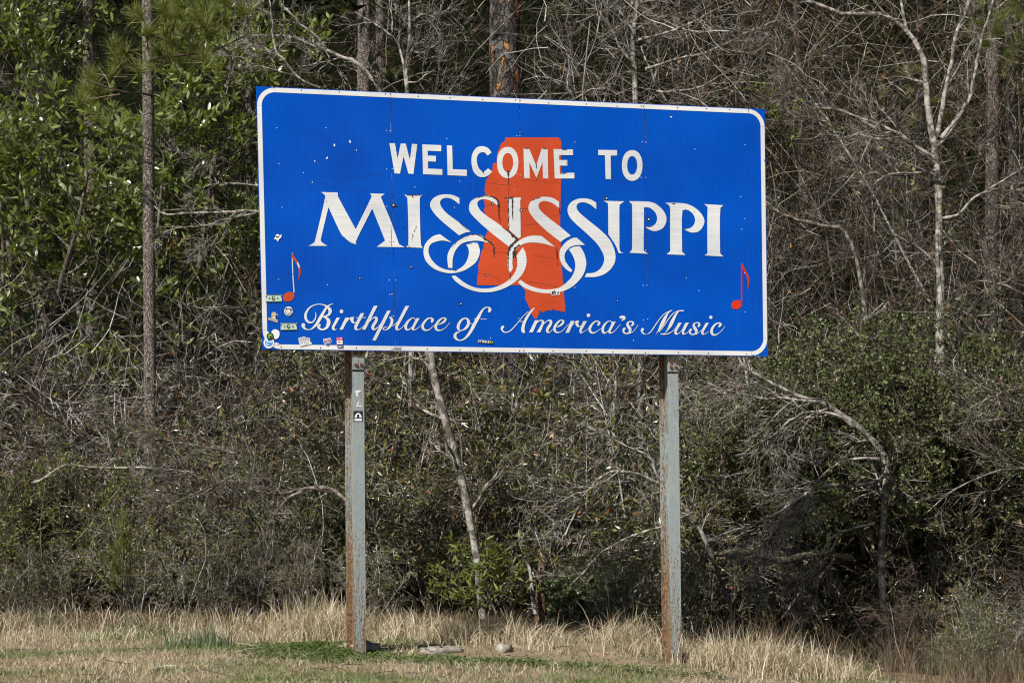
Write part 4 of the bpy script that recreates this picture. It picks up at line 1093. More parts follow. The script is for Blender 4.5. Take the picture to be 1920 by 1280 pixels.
# olive leaved shrubs
for k in range(4):
    lv = shrub_mesh(10, 2.2, .8, [(6, 46, .8, 5), (5, 45, .45, 4), (3, 45, .26, 3)], .012, .16, .05, .55)
    t = empty('leafy_shrub'); link('branches', wood(lv, 'branches', M['twig']), t)
    g = Geo(); p, d = leaf_points(lv[3][0], 4); leaves(g, p, d, rng.uniform(.035, .07, len(p)) * (1 if k < 2 else 1.35), .42 if k < 2 else .32)
    p, d = leaf_points(lv[2][0], 2); leaves(g, p, d, rng.uniform(.03, .06, len(p)), .36)
    link('foliage', g.mesh('foliage', M['olive']), t)
    tag(t, 'olive leaved shrub tangled into the winter thicket', 'shrub', 'leafy shrubs of the thicket'); protos['leafy%d' % k] = t
# fine leaved evergreen
lv = shrub_mesh(12, 1.9, .7, [(8, 50, .8, 4), (6, 50, .4, 3), (4, 50, .2, 3)], .012, .14, .05, .6)
t = empty('evergreen_shrub'); link('branches', wood(lv, 'branches', M['twigbrown']), t)
g = Geo(); p, d = leaf_points(lv[3][0], 8); leaves(g, p, d, rng.uniform(.025, .046, len(p)), .5); link('foliage', g.mesh('foliage', M['tiny']), t)
tag(t, 'dense small leaved evergreen shrub in the thicket', 'shrub', 'evergreen shrubs of the thicket'); protos['ever'] = t
# tall bare saplings
for k in range(3):
    lv = shrub_mesh(3, 6.5, .6, [(12, 45, 1.7, 7), (6, 45, .8, 4), (4, 42, .4, 3)], .024, .09, .06, .3)
    t = empty('bare_sapling'); link('branches', wood(lv, 'branches', M['twig'] if k else M['limb']), t)
    g = Geo(); p, d = leaf_points(lv[3][0], 1); sel = rng.random(len(p)) < .12
    leaves(g, p[sel], d[sel], rng.uniform(.04, .08, sel.sum()), .45); link('clinging_leaves', g.mesh('clinging_leaves', M['dead']), t)
    tag(t, 'slender bare grey sapling rising out of the thicket', 'tree', 'bare saplings behind the thicket'); protos['sap%d' % k] = t
# bay tree with glossy leaves
for k in range(2):
    lv = shrub_mesh(2, 7.0, .5, [(16, 62, 2.0, 6), (8, 50, .85, 4), (5, 45, .34, 3)], .06, .07, .08, .18)
    t = empty('bay_tree'); link('branches', wood(lv, 'branches', M['limb'], (7, 4, 3, 3)), t)
    g = Geo(); p, d = leaf_points(lv[3][0], 6, .3, 50); d = norm(d + [0, 0, .15]); leaves(g, p, d, rng.uniform(.09, .15, len(p)), .34, .3, True)
    link('foliage', g.mesh('foliage', M['bay']), t)
    tag(t, 'evergreen bay tree with glossy light-catching leaves left of the sign', 'tree', 'bay trees at the left'); protos['bay%d' % k] = t
print('protos', sum(len(m.polygons) for m in bpy.data.meshes))


def scatter(keys, n, x0, x1, y0, y1, s0, s1, zo=0.0, keep=None):
    """jittered spacing along x so that the thicket closes without rows"""
    for i in range(n):
        x = x0 + (x1 - x0) * (i + rng.uniform(.1, .9)) / n
        y = rng.uniform(y0, y1)
        if keep and not keep(x, y): continue
        place(protos[keys[rng.integers(len(keys))]], x, y, rng.uniform(0, 6.28), rng.uniform(s0, s1), zo)


BARE = ['bare0', 'bare1', 'bare2', 'bare3']; LEAF = ['leafy0', 'leafy1', 'leafy2', 'leafy3']; SAP = ['sap0', 'sap1', 'sap2']
# front fringe
scatter(LEAF + ['leafy0', 'leafy1'], 13, -6.6, 2.0, 23.5, 24.3, .34, .54, keep=lambda x, y: not -1.0 < x < .55)
scatter(LEAF[2:] + BARE[:1], 6, 4.0, 6.9, 22.6, 24.0, .4, .6)
scatter(LEAF[2:] + BARE[:2], 7, 3.5, 6.4, 20.4, 22.0, .3, .46)
# main wall
scatter(LEAF, 13, -6.8, 2.5, 25.5, 26.2, .75, 1.05)
scatter(BARE, 6, -6.8, 2.5, 25.6, 26.6, .9, 1.2)
scatter(LEAF, 8, -3.2, 3.0, 26.4, 27.4, 1.15, 1.45)
scatter(LEAF + LEAF + BARE, 9, 2.2, 7.2, 26.0, 27.0, .85, 1.1)
scatter(BARE, 5, 4.8, 7.6, 24.8, 26.2, .85, 1.1)
HID = lambda x, y: abs(x / y) > .085 or rng.random() < .3        # the sign hides most of what stands behind it
scatter(LEAF + BARE, 12, -7.5, 8, 26.9, 28.2, 1.3, 1.7, keep=HID)
scatter(BARE, 9, -7.5, 8, 27.6, 29.0, 1.5, 1.9, keep=HID)
scatter(LEAF[2:] + BARE, 11, -8, 9, 29.0, 31.0, 1.9, 2.4, keep=HID)
scatter(BARE, 6, 3.2, 8, 27.2, 28.4, 1.6, 2.0)
scatter(BARE, 4, -4.6, -2.4, 28.0, 29.5, 1.7, 2.2)
# upper storey
scatter(SAP, 11, -4.5, 8.5, 28.8, 31.5, .95, 1.25)
scatter(SAP, 3, 1, 10, 32.5, 35, 1.3, 1.6)
# bay trees, left
for x, y, s, k in ((-7.1, 29.4, 1.15, 0), (-6.2, 30.6, 1.25, 1), (-5.4, 29.9, 1.0, 0), (-4.5, 31.2, 1.15, 1), (-8.2, 31.2, 1.05, 1), (-3.7, 32.4, .95, 0)):
    place(protos['bay%d' % k], x, y, rng.uniform(0, 6), s)
# small leaved evergreens right of the sign
for x, y, s, z in ((3.55, 25.9, 1.25, 1.3), (4.3, 25.7, 1.3, 1.6), (5.0, 25.9, 1.25, 1.5), (3.9, 26.1, 1.35, 2.0), (4.7, 26.2, 1.35, 2.1), (3.2, 26.1, 1.1, 1.5), (5.6, 26.3, 1.2, 1.4), (-5.4, 25.9, .7, .5), (-2.3, 26.0, .75, .3), (-5.9, 26.2, .8, 0), (.75, 25.2, .42, -.05), (1.1, 25.4, .4, -.05), (6.4, 26.9, 1.1, 1.4)):
    place(protos['ever'], x, y, rng.uniform(0, 6), s, z)


byl = {}
for o in list(COL.objects):
    if o.parent is None and o.get('group') and 'label' in o: byl.setdefault(o['label'], []).append(o)
ORD = {2: ['left of two: ', 'right of two: '], 3: ['leftmost of three: ', 'middle of three: ', 'rightmost of three: '], 4: ['leftmost of four: ', 'second of four: ', 'third of four: ', 'rightmost of four: '], 5: ['leftmost of five: ', 'second of five: ', 'third of five: ', 'fourth of five: ', 'rightmost of five: '], 6: ['leftmost of six: ', 'second of six: ', 'third of six: ', 'fourth of six: ', 'fifth of six: ', 'rightmost of six: '],
       9: ['leftmost of nine: ', 'second of nine: ', 'third of nine: ', 'fourth of nine: ', 'middle of nine: ', 'sixth of nine: ', 'seventh of nine: ', 'eighth of nine: ', 'rightmost of nine: '],
       8: ['leftmost of eight: ', 'second of eight: ', 'third of eight: ', 'fourth of eight: ', 'fifth of eight: ', 'sixth of eight: ', 'seventh of eight: ', 'rightmost of eight: '],
       7: ['leftmost of seven: ', 'second of seven: ', 'third of seven: ', 'middle of seven: ', 'fifth of seven: ', 'sixth of seven: ', 'rightmost of seven: ']}
for lab, os_ in byl.items():
    if len(os_) in ORD:
        os_.sort(key=lambda o: o.location.x / o.location.y)
        for o, w in zip(os_, ORD[len(os_)]): o['label'] = w + lab


# ------------------------------------------------------------------ pines
def trunk_obj(root, pts, r, mat, sides=18, name='trunk', rough=.03):
    P = np.array(cr([tuple(p) for p in pts], 6) + [list(pts[-1])], float)
    rr = np.interp(np.linspace(0, 1, len(P)), np.linspace(0, 1, len(r)), r)
    v, q = tubes(P, rr, sides)
    c = np.repeat(P, sides, 0)
    v = c + (v - c) * (1 + rng.normal(0, rough, (len(v), 1)))
    return link(name, make_mesh(name, v - np.array(root.location), q, mat, True), root)


def tufts(g, pos, d, L=.2, n=60, spread=.75, w=.0035):
    K = len(pos) * n
    p = np.repeat(pos, n, 0); dd = np.repeat(d, n, 0)
    dr = norm(dd + rv(K, spread * .62))
    p = p - dd * rng.uniform(0, .09, (K, 1))
    ll = L * rng.uniform(.7, 1.15, (K, 1))
    side = norm(np.cross(dr, rv(K))) * w * .5
    tip = p + dr * ll + np.array([0, 0, -.10]) * ll
    v = np.stack([p - side, p + side, tip], 1)
    g.add(v, t=np.arange(K * 3).reshape(-1, 3))


def pine(label, x, y, r, top, crown0, lean=(0, 0), mat='pine_bark', group=None, boughs=26, L=1.9):
    z = float(gz(x, y))
    root = empty('pine_tree', (x, y, z - .05))
    trunk_obj(root, [(x + lean[0] * t, y + lean[1] * t, z - .1 + top * t) for t in (0, .15, .3, .5, .75, 1)], [r * 1.15, r * 1.03, r, r * .93, r * .7, r * .25], M[mat])
    tp = np.array([[(x + lean[0] * t, y + lean[1] * t, z + top * t) for t in np.linspace(crown0 / top, 1, 9)]])
    b1_ = grow(tp, np.full((1, 9), r * .5), boughs, 70, L, .1, 7, .04, 0, 1, .3)
    b2_ = grow(b1_[0], b1_[1], 5, 50, .7, .12, 4, .06, .35)
    g = Geo(); g.add(*tubes(*b1_, 4)); g.add(*tubes(*b2_, 3))
    link('boughs', g.mesh('boughs', M['twigbrown'], True, off=root.location), root)
    g = Geo()
    e = b2_[0][:, -1]; dd = norm(b2_[0][:, -1] - b2_[0][:, -2])
    tufts(g, e, norm(dd + [0, 0, .3]), .26, 34, .9, .009)
    link('needles', g.mesh('needles', M['needle'], off=root.location), root)
    return tag(root, label, 'tree', group)


pine('tall pine with grey plated bark and orange patches rising behind the sign', -0.12, 32, .235, 20, 11, (.05, 0))
slender = pine('slender straight pine trunk with a long-needled bough, left of the sign', (287 - 960) / FPX * 26.9, 26.9, .073, 17, 12.5, (-.25, 0), 'pine_bark2', boughs=16, L=1.3)
pine('stout grey pine trunk among the bay leaves at far left, right of a pair', (118 - 960) / FPX * 33, 33, .19, 18, 10, (-.4, 0), 'pine_bark2')
pine('dark pine trunk among the bay leaves at far left, left of a pair', (88 - 960) / FPX * 32.5, 32.5, .12, 17, 9.5, (-.2, 0), 'pine_bark2')
pine('grey pine trunk half hidden behind bare branches above the left panel', (680 - 960) / FPX * 34, 34, .11, 17, 9.5, (0, 0), 'pine_bark2')
right_pine = pine('grey pine trunk with drooping needle tufts at far right', (1845 - 960) / FPX * 31, 31, .1, 16, 7.2, (.35, 0), 'pine_bark2')
# pines deep in the wood
for i, (x, y) in enumerate(((-10.2, 41), (-7.2, 38), (-4.9, 42), (-2.2, 38.5), (1.2, 42), (3.1, 39), (5.9, 42.5), (7.0, 38), (9.6, 41))):
    pine('dark pine deep in the wood ' + ('behind the bay leaves, ' + ('left' if x < -9 else 'middle' if x < -6 else 'right') + ' of three' if x < -4 else 'behind the left half of the sign' if x < 0 else 'right of the big pine, ' + ('nearer' if x < 2 else 'farther') + ' one of two' if x < 4.5 else 'behind the pale forked tree, ' + ('left' if x < 6.5 else 'middle' if x < 8 else 'right') + ' of three'), x, y, rng.uniform(.07, .12), rng.uniform(15, 19), rng.uniform(4.5, 6), (rng.uniform(-.5, .5), 0), 'pine_bark2', 'pines deep in the wood', 26, 2.4)

# far wood: one mass of dim foliage that closes the view, and unseen canopy clumps added overhead to shade the deep wood
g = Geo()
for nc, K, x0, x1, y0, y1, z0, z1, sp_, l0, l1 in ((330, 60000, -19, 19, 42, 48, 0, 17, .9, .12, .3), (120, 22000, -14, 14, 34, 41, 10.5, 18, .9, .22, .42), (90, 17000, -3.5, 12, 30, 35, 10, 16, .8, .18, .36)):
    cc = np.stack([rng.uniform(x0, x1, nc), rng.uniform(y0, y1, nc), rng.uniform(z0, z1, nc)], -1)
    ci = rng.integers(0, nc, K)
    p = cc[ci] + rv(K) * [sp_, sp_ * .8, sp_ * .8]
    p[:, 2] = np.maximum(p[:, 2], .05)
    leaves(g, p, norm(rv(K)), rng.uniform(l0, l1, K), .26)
tag(link('far_wood_and_shade_canopy', g.mesh('far_wood_and_shade_canopy', M['farneedle'])), 'dim dark foliage of the deep wood and unseen canopy added to shade it', 'woodland', kind='stuff')

# tangled brush that fills the dark between the trunks
def brush(name, n, box, l0, l1, w, mat, label, curve=.22, up=.25):
    x0, x1, y0, y1, z0, z1 = box
    P = np.zeros((n, 6, 3)); P[:, 0] = np.stack([rng.uniform(x0, x1, n), rng.uniform(y0, y1, n), z0 + (z1 - z0) * rng.random(n) ** .85], -1)
    d = norm(rv(n) + [0, 0, up]); L = rng.uniform(l0, l1, n)
    for k in range(1, 6):
        d = norm(d + rv(n, curve) + [0, 0, .03]); P[:, k] = P[:, k - 1] + d * (L / 5)[:, None]
    g = Geo(); g.add(*tubes(P, w * rng.uniform(.5, 1.3, n)[:, None] * np.array([1, .85, .7, .6, .5, .35]), 3))
    tag(link(name, g.mesh(name, M[mat])), label, 'brush', kind='stuff')


brush('brown_brush', 2600, (-3, 11, 34, 40, 2, 10), .7, 2.2, .008, 'twigbrown', 'dim brown tangle of twigs deep between the trunks')
brush('grey_brush', 2400, (2.0, 8.6, 27.6, 31, 2.6, 8.8), .5, 1.8, .0055, 'twigbrown', 'fine brown tangle of bare twigs right of the sign')
brush('pale_brush', 900, (2.0, 8.4, 27.2, 30, 2.8, 8.6), .4, 1.5, .0055, 'twig', 'fine pale twigs lit by the sun right of the sign')
brush('over_sign_brush', 380, (.35, 2.6, 28.2, 31, 6.2, 9.2), .5, 1.5, .0055, 'twig', 'fine pale twigs above the top edge of the sign')
brush('left_brush', 420, (-7, -2.8, 27.2, 28.6, 1.6, 3.8), .4, 1.4, .005, 'twig', 'fine pale twigs in the thicket left of the sign')
g = Geo(); n = 900
p = np.stack([rng.uniform(1.6, 8.4, n), rng.uniform(27.0, 30, n), rng.uniform(3, 8.8, n)], -1)
leaves(g, p, norm(rv(n) + [0, 0, -.6]), rng.uniform(.04, .09, n), .5, .3, True)
tag(link('withered_leaves', g.mesh('withered_leaves', M['dead'])), 'withered orange-brown leaves clinging in the brush right of the sign', 'leaves', kind='stuff')

# wooded hill that closes the view behind the trees
hx = np.linspace(-60, 60, 150); hy = np.linspace(52, 90, 50)
HX, HY = np.meshgrid(hx, hy)
HZ = 26 * sstep(52, 82, HY) - 1 + 0 * HX
for f_, a_ in ((.9, .9), (1.7, .5), (3.1, .3)):
    HZ += a_ * np.abs(np.sin(f_ * HX + 1.3 * np.sin(f_ * .7 * HY)) * np.cos(f_ * .8 * HY + .6 * HX)) * sstep(52, 56, HY)
hv = np.stack([HX, HY, HZ], -1).reshape(-1, 3)
ii = (np.arange(49)[:, None] * 150 + np.arange(149)[None]).ravel()
m, nt, pb, N_, L_ = new_mat('wooded_hillside')
hc = coord(nt)
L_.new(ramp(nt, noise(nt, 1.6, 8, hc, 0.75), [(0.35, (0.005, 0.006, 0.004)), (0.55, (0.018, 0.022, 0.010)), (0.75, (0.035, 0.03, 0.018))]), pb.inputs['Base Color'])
pb.inputs['Roughness'].default_value = 1.0; pb.inputs['Specular IOR Level'].default_value = 0.0
L_.new(bump(nt, noise(nt, 2.5, 8, hc, 0.75), 1.0, 0.6), pb.inputs['Normal'])
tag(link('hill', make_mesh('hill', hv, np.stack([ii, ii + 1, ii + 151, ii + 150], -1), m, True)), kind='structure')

# overhanging pine bough, upper left, with long needles
br = slender
trunk_obj(br, [at(287, 140, 26.9), at(283, 112, 26.4), at(330, 105, 26.1), at(400, 95, 26), at(470, 62, 26)], [.024, .02, .016, .013, .008], M['twigbrown'], 6, 'bough')
trunk_obj(br, [at(287, 180, 26.9), at(270, 176, 26.4), at(230, 172, 26.2), at(190, 160, 26.1), at(165, 150, 26.1)], [.02, .016, .013, .01, .007], M['twigbrown'], 6, 'bough')
TU = [(160, 165, 70), (172, 140, 60), (225, 118, 70), (235, 95, 60), (275, 65, 75), (290, 95, 70), (305, 60, 75), (330, 30, 75), (345, 65, 75), (320, 85, 60), (375, 40, 75), (385, 15, 70), (360, 90, 50), (410, 20, 70), (430, 5, 70), (400, 60, 55), (450, 20, 50), (310, 15, 70), (340, 5, 70), (255, 130, 50), (150, 190, 40), (185, 180, 40), (380, 110, 45), (345, 120, 40), (265, 30, 50), (420, 40, 60)]
pos = np.array([at(x + rng.uniform(-6, 6), y, 26 + rng.uniform(-.35, .35)) for x, y, s in TU])
g = Geo()
bp = []
for q in pos:
    base = at(rng.uniform(260, 400), 100, 26.1); base = base * .35 + q * .65 + np.array([0, 0, -.12])
    bp.append([base, base * .6 + q * .4 + rv(1, .02)[0], base * .25 + q * .75 + rv(1, .015)[0], q])
g.add(*tubes(np.array(bp), np.full((len(bp), 4), .008) * np.linspace(1, .6, 4), 4))
link('twigs', g.mesh('twigs', M['twigbrown'], True, off=br.location), br)
g = Geo(); dd = norm(np.stack([rng.uniform(-.8, .5, len(pos)), rng.uniform(-.6, .2, len(pos)), rng.uniform(.3, 1, len(pos))], -1))
tufts(g, pos, dd, .28, 150, 1.0, .006)
tufts(g, pos + rv(len(pos), .1), norm(dd + rv(len(pos), .5)), .26, 90, 1.0, .006)
link('needles', g.mesh('needles', M['needle'], off=br.location), br)
# pine tuft upper right
br = right_pine
trunk_obj(br, [at(1868, -60, 31), at(1872, -40, 29.8), at(1865, 0, 28.8), at(1850, 40, 28.4)], [.02, .016, .012, .008], M['twigbrown'], 6, 'bough')
pos = np.array([at(x, y, 28.4 + rng.uniform(-.3, .3)) for x, y in ((1855, 25), (1840, 5), (1880, 30), (1870, 60), (1830, 45), (1900, 10), (1905, 70), (1890, 100), (1850, 80), (1912, 40), (1865, -10))])
g = Geo(); dd = norm(rv(len(pos), .6) + [0, -.3, .3]); tufts(g, pos, dd, .27, 230, 1.1, .004)
link('needles', g.mesh('needles', M['needle'], off=br.location), br)

# pine sapling in the thicket edge, lower left
sx_, sy_ = (232 - 960) / FPX * 23.8, 23.8
br = empty('pine_sapling', (sx_, sy_, float(gz(sx_, sy_))))
b0 = np.array([sx_, sy_, gz(sx_, sy_)])
trunk_obj(br, [b0, b0 + [.0, 0, .4], b0 + [.01, 0, .8], b0 + [0.02, 0, 1.1]], [.014, .012, .009, .006], M['twigbrown'], 6, 'stem')
zz = np.linspace(.45, 1.12, 9); pos = np.stack([sx_ + rng.normal(0, .05, 9), sy_ + rng.normal(0, .05, 9), b0[2] + zz], -1)
g = Geo(); tufts(g, pos, norm(rv(9, .25) + [0, 0, 1]), .21, 130, .8, .004); link('needles', g.mesh('needles', M['needle'], off=br.location), br)
tag(br, 'little pine sapling with upright green needles at the thicket edge', 'tree')


# ------------------------------------------------------------------ measured bare trees and limbs
def limb_tree(name, label, limbs, mat, ground_pt=None, twigs=((5, 45, .8, 6), (5, 42, .42, 5), (4, 40, .2, 4)), up=0.02, dead=0.0, sides=8, down=0.0, leafmat='dead', support=True):
    """limbs: list of (list of (px, py), Y or list of Y, r_start_px, r_end_px)"""
    first = limbs[0]
    ptsall = []
    for pts, Y, ra, rb in limbs:
        Ys = Y if isinstance(Y, (list, tuple)) else [Y] * len(pts)
        W = [tuple(at(a, b, y)) for (a, b), y in zip(pts, Ys)]
        ptsall.append((W, ra * Ys[0] / FPX, rb * Ys[-1] / FPX))
    if ground_pt is not None:
        gp = np.array([ground_pt[0], ground_pt[1], float(gz(*ground_pt))])
    else:
        p0 = np.array(ptsall[0][0][0]); gp = np.array([p0[0], p0[1], float(gz(p0[0], p0[1]))])
    root = empty(name, gp)
    W, ra, rb = ptsall[0]
    if support and W[0][2] > gp[2] + .1:
        mid = (np.array(W[0]) + gp) / 2 + [.05, .03, 0]
        W = [tuple(gp - [0, 0, .1]), tuple(mid)] + W
        ptsall[0] = (W, ra * 1.1, rb)
    base = []
    for k, (W, ra, rb) in enumerate(ptsall):
        P = np.array(cr(W, 7) + [list(W[-1])] if len(W) > 2 else W, float)
        P = P + np.cumsum(rng.normal(0, .005, P.shape), 0) * np.minimum(1, np.arange(len(P)) / 5)[:, None]
        o = np.linspace(0, 1, 24); s = np.linspace(0, 1, len(P))
        P = np.stack([np.interp(o, s, P[:, c]) for c in range(3)], -1)
        rr = np.linspace(ra, rb, 24) * (.8 if k == 0 else .68) * (1 + rng.normal(0, .08, 24))
        base.append((P, rr))
        g = Geo(); g.add(*tubes(P, rr, sides)); link('trunk' if k == 0 else 'limb', g.mesh('limb', mat, True, off=gp), root)
    BP = np.stack([b[0] for b in base]); BR = np.stack([b[1] for b in base])
    g = Geo(); cur = (BP, BR)
    per0 = True
    for per, ang, ln, n in twigs:
        cur = grow(cur[0], cur[1], per, ang, ln, .17, n, up - down, .25 if not per0 else .2, rfac=.5, rmin=.0032)
        per0 = False
        g.add(*tubes(*cur, 4 if n > 5 else 3))
    link('twigs', g.mesh('twigs', mat, True, off=gp), root)
    if dead:
        g = Geo(); p, d = leaf_points(cur[0], 1); sel = rng.random(len(p)) < dead
        leaves(g, p[sel], d[sel], rng.uniform(.04, .075, sel.sum()), .42); link('clinging_leaves', g.mesh('clinging_leaves', M[leafmat], off=gp), root)
    return tag(root, label, 'tree')


PALE = M['pale']; LIMB = M['limb']
limb_tree('pale_tree', 'pale barked bare tree with forked limbs at right of the sign', [
    ([(1768, 700), (1765, 600), (1766, 500), (1764, 420), (1757, 330), (1752, 262), (1742, 190), (1737, 120), (1705, 65), (1655, 28), (1590, 32), (1530, 8), (1490, -5)], 27, 11, 4),
    ([(1758, 250), (1770, 190), (1782, 130), (1795, 70), (1815, 20), (1825, -30)], 27, 7, 4),
    ([(1765, 260), (1800, 215), (1822, 170), (1835, 110), (1848, 60), (1870, -10)], 26.8, 7, 3),
    ([(1757, 300), (1720, 275), (1690, 255), (1650, 235), (1610, 222), (1570, 205)], 26.7, 6, 2),
    ([(1765, 410), (1800, 400), (1830, 375), (1870, 350), (1930, 310)], 26.7, 5, 2),
    ([(1755, 320), (1700, 325), (1660, 330), (1640, 345)], 26.9, 4, 1.5),
    ([(1700, 60), (1695, 20), (1690, -20)], 27, 5, 3)], PALE, (5.32, 27.1), ((6, 48, 1.1, 6), (6, 44, .5, 5), (5, 42, .24, 4)), .03, .05)
limb_tree('leaning_tree', 'pale leaning trunk seen under the middle of the sign', [
    ([(905, 1160), (897, 1070), (882, 980), (862, 900), (843, 835), (825, 775), (803, 705), (790, 640), (770, 540)], 24.6, 9, 10),
    ([(825, 735), (800, 690), (780, 672), (745, 668), (715, 675)], 25.0, 4, 1.5)], PALE, None, ((5, 50, .7, 6), (5, 44, .4, 5), (4, 40, .2, 4)))
limb_tree('bare_tree', 'bare whitish tree spreading its branches above the middle right of the sign', [
    ([(1195, 420), (1195, 250), (1194, 165), (1194, 100), (1197, 50), (1201, -10)], 28.6, 7.5, 5),
    ([(1195, 80), (1180, 55), (1165, 30), (1140, 5)], 28.6, 4, 2), ([(1197, 75), (1240, 62), (1290, 40), (1340, 12), (1380, -10)], 28.4, 4, 2),
    ([(1210, 130), (1260, 115), (1310, 105), (1350, 88), (1390, 66), (1450, 40)], 28.3, 4.5, 2), ([(1250, 190), (1230, 165), (1215, 130), (1200, 90)], 28.5, 3, 2),
    ([(1230, 172), (1270, 170), (1310, 160), (1350, 135), (1400, 110)], 28.2, 3.5, 1.5), ([(1190, 120), (1160, 90), (1145, 55), (1120, 20), (1090, -5)], 28.5, 3.5, 2)], PALE, (1.64, 28.8), ((7, 46, 1.1, 6), (6, 44, .5, 5), (4, 42, .24, 4)), .03, .12)
limb_tree('bare_tree', 'thin bare tree with white stems just above the left half of the sign', [
    ([(765, 420), (763, 200), (762, 150), (765, 110), (770, 60), (768, -10)], 27.6, 5, 3), ([(762, 165), (752, 100), (735, 70), (700, 45), (670, 28)], 27.6, 4, 2),
    ([(736, 60), (732, 20), (728, -10)], 27.5, 2.6, 2), ([(770, 96), (790, 99), (810, 85), (825, 70)], 27.4, 3, 1), ([(775, 40), (790, 28), (815, 32)], 27.4, 2, 1),
    ([(765, 155), (785, 150), (800, 135), (815, 125)], 27.4, 2.5, 1)], PALE, None, ((5, 44, .7, 6), (6, 42, .35, 5), (4, 40, .18, 4)), .03)
limb_tree('bare_tree', 'bare tree whose white bough slants up and left over the left corner of the sign', [
    ([(760, 420), (730, 200), (676, 121), (640, 105), (610, 92), (570, 75), (535, 62), (500, 57), (450, 55)], 27.2, 6, 2), ([(612, 93), (585, 60), (560, 40), (535, 15), (515, -10)], 27.1, 4, 2),
    ([(610, 95), (615, 112), (600, 130), (594, 152)], 27.1, 2, 1), ([(600, 165), (565, 150), (535, 115), (518, 95), (515, 40), (510, 0)], 27, 3.6, 2), ([(560, 145), (520, 132), (490, 125), (460, 125)], 27, 2.5, 1),
    ([(530, 110), (500, 90), (478, 70)], 27, 2.2, 1)], PALE, None, ((5, 42, .7, 6), (6, 42, .36, 5), (4, 40, .18, 4)), .03)
limb_tree('bare_tree', 'bare tree reaching two thin white boughs in from behind the left edge of the sign', [
    ([(560, 500), (520, 410), (480, 397), (440, 398), (390, 400), (340, 402), (318, 398), (300, 385)], 26.6, 4.5, 1.4), ([(480, 400), (430, 410), (390, 420), (350, 427), (318, 432)], 26.5, 3, 1),
    ([(500, 350), (460, 345), (410, 347), (380, 360)], 26.6, 3, 1), ([(408, 345), (395, 320), (375, 310), (345, 285)], 26.5, 2, 1), ([(440, 400), (415, 430), (400, 455), (388, 470)], 26.5, 2, 1)], PALE, None, ((5, 40, .5, 5), (5, 40, .3, 5), (3, 40, .16, 4)), .02)
limb_tree('arching_tree', 'bent grey tree arching left with drooping twigs right of the right post', [
    ([(1652, 1080), (1658, 960), (1660, 880), (1640, 838), (1608, 803), (1575, 783), (1540, 762), (1500, 748), (1460, 725), (1425, 705), (1398, 688), (1378, 665)], 24.5, 9, 3),
    ([(1600, 800), (1570, 778), (1535, 770), (1495, 775), (1465, 795), (1445, 830), (1425, 860)], 24.3, 5, 1.5), ([(1530, 752), (1480, 750), (1420, 750), (1360, 740), (1310, 720)], 24.4, 4, 1.5),
    ([(1655, 900), (1610, 905), (1560, 905), (1520, 915), (1480, 940), (1440, 965), (1400, 985), (1340, 1000), (1285, 1055)], 24.3, 6, 1.5),
    ([(1500, 925), (1470, 970), (1430, 1020), (1390, 1060)], 24.2, 4, 1), ([(1650, 860), (1600, 860), (1560, 880), (1520, 930), (1490, 985)], 24.3, 4, 1),
    ([(1640, 980), (1570, 1000), (1540, 1040), (1510, 1090), (1450, 1130)], 24.2, 4, 1)], PALE, (4.2, 24.7), ((13, 48, .8, 6), (7, 40, .45, 5), (4, 38, .24, 4)), 0.0, .02, 8, .09)
limb_tree('reaching_tree', 'grey bough reaching left from behind the right post', [
    ([(1330, 1040), (1290, 960), (1245, 915), (1205, 892), (1165, 879), (1130, 885), (1100, 915), (1075, 955), (1058, 995)], 24.4, 5, 2),
    ([(1260, 930), (1236, 890), (1222, 858), (1196, 840), (1150, 820), (1100, 800), (1060, 790)], 24.4, 4.5, 1.5), ([(1300, 960), (1240, 982), (1190, 1000), (1135, 1028), (1105, 1060), (1075, 1090)], 24.3, 4, 1.5),
    ([(1165, 880), (1120, 910), (1070, 925), (1020, 960)], 24.4, 2.5, 1)], PALE, (2.75, 25.8), ((7, 45, .7, 6), (6, 42, .36, 5), (4, 40, .18, 4)), 0, .03, 7, .03)
limb_tree('drooping_tree', 'grey crooked bough with hanging twigs left of the left post', [
    ([(673, 1010), (664, 950), (630, 916), (590, 912), (560, 922), (520, 924), (480, 918), (452, 908), (438, 888), (425, 860)], 24.2, 5.5, 2.5),
    ([(565, 922), (535, 938), (516, 962), (508, 1000), (506, 1040), (492, 1068), (480, 1085)], 24.1, 4, 1), ([(530, 945), (560, 975), (562, 1010), (550, 1060)], 24.1, 2, 1),
    ([(440, 890), (410, 905), (380, 925), (345, 940), (305, 945)], 24.1, 3, 1), ([(445, 850), (400, 840), (350, 835), (300, 825), (250, 820)], 24.2, 3, 1)], LIMB, None, ((9, 48, .75, 6), (6, 42, .4, 5), (4, 40, .2, 4)), 0, .03, 7, .04)
limb_tree('fallen_branch', 'white branch lying nearly level across the thicket at the left', [
    ([(60, 905), (80, 898), (110, 875), (138, 867), (180, 871), (230, 873), (310, 875), (360, 880)], 24.3, 3.5, 2.2), ([(190, 872), (220, 860), (260, 862)], 24.3, 2, 1)], PALE, None, ((6, 45, .5, 5), (4, 40, .25, 4)), support=False)
limb_tree('bare_tree', 'bare tree holding a pale level bough at right edge of the sign', [
    ([(1640, 700), (1610, 500), (1580, 432), (1545, 424), (1510, 412), (1475, 400), (1440, 385), (1410, 365)], 26.6, 5, 3.5), ([(1640, 240), (1600, 215), (1560, 200), (1520, 195), (1480, 170), (1455, 160)], 26.9, 5, 2), ([(1560, 245), (1530, 225), (1510, 190)], 26.8, 3, 1.5)], LIMB, (4.9, 27.6), ((7, 48, .8, 6), (6, 44, .4, 5), (4, 42, .2, 4)), .02, .1)
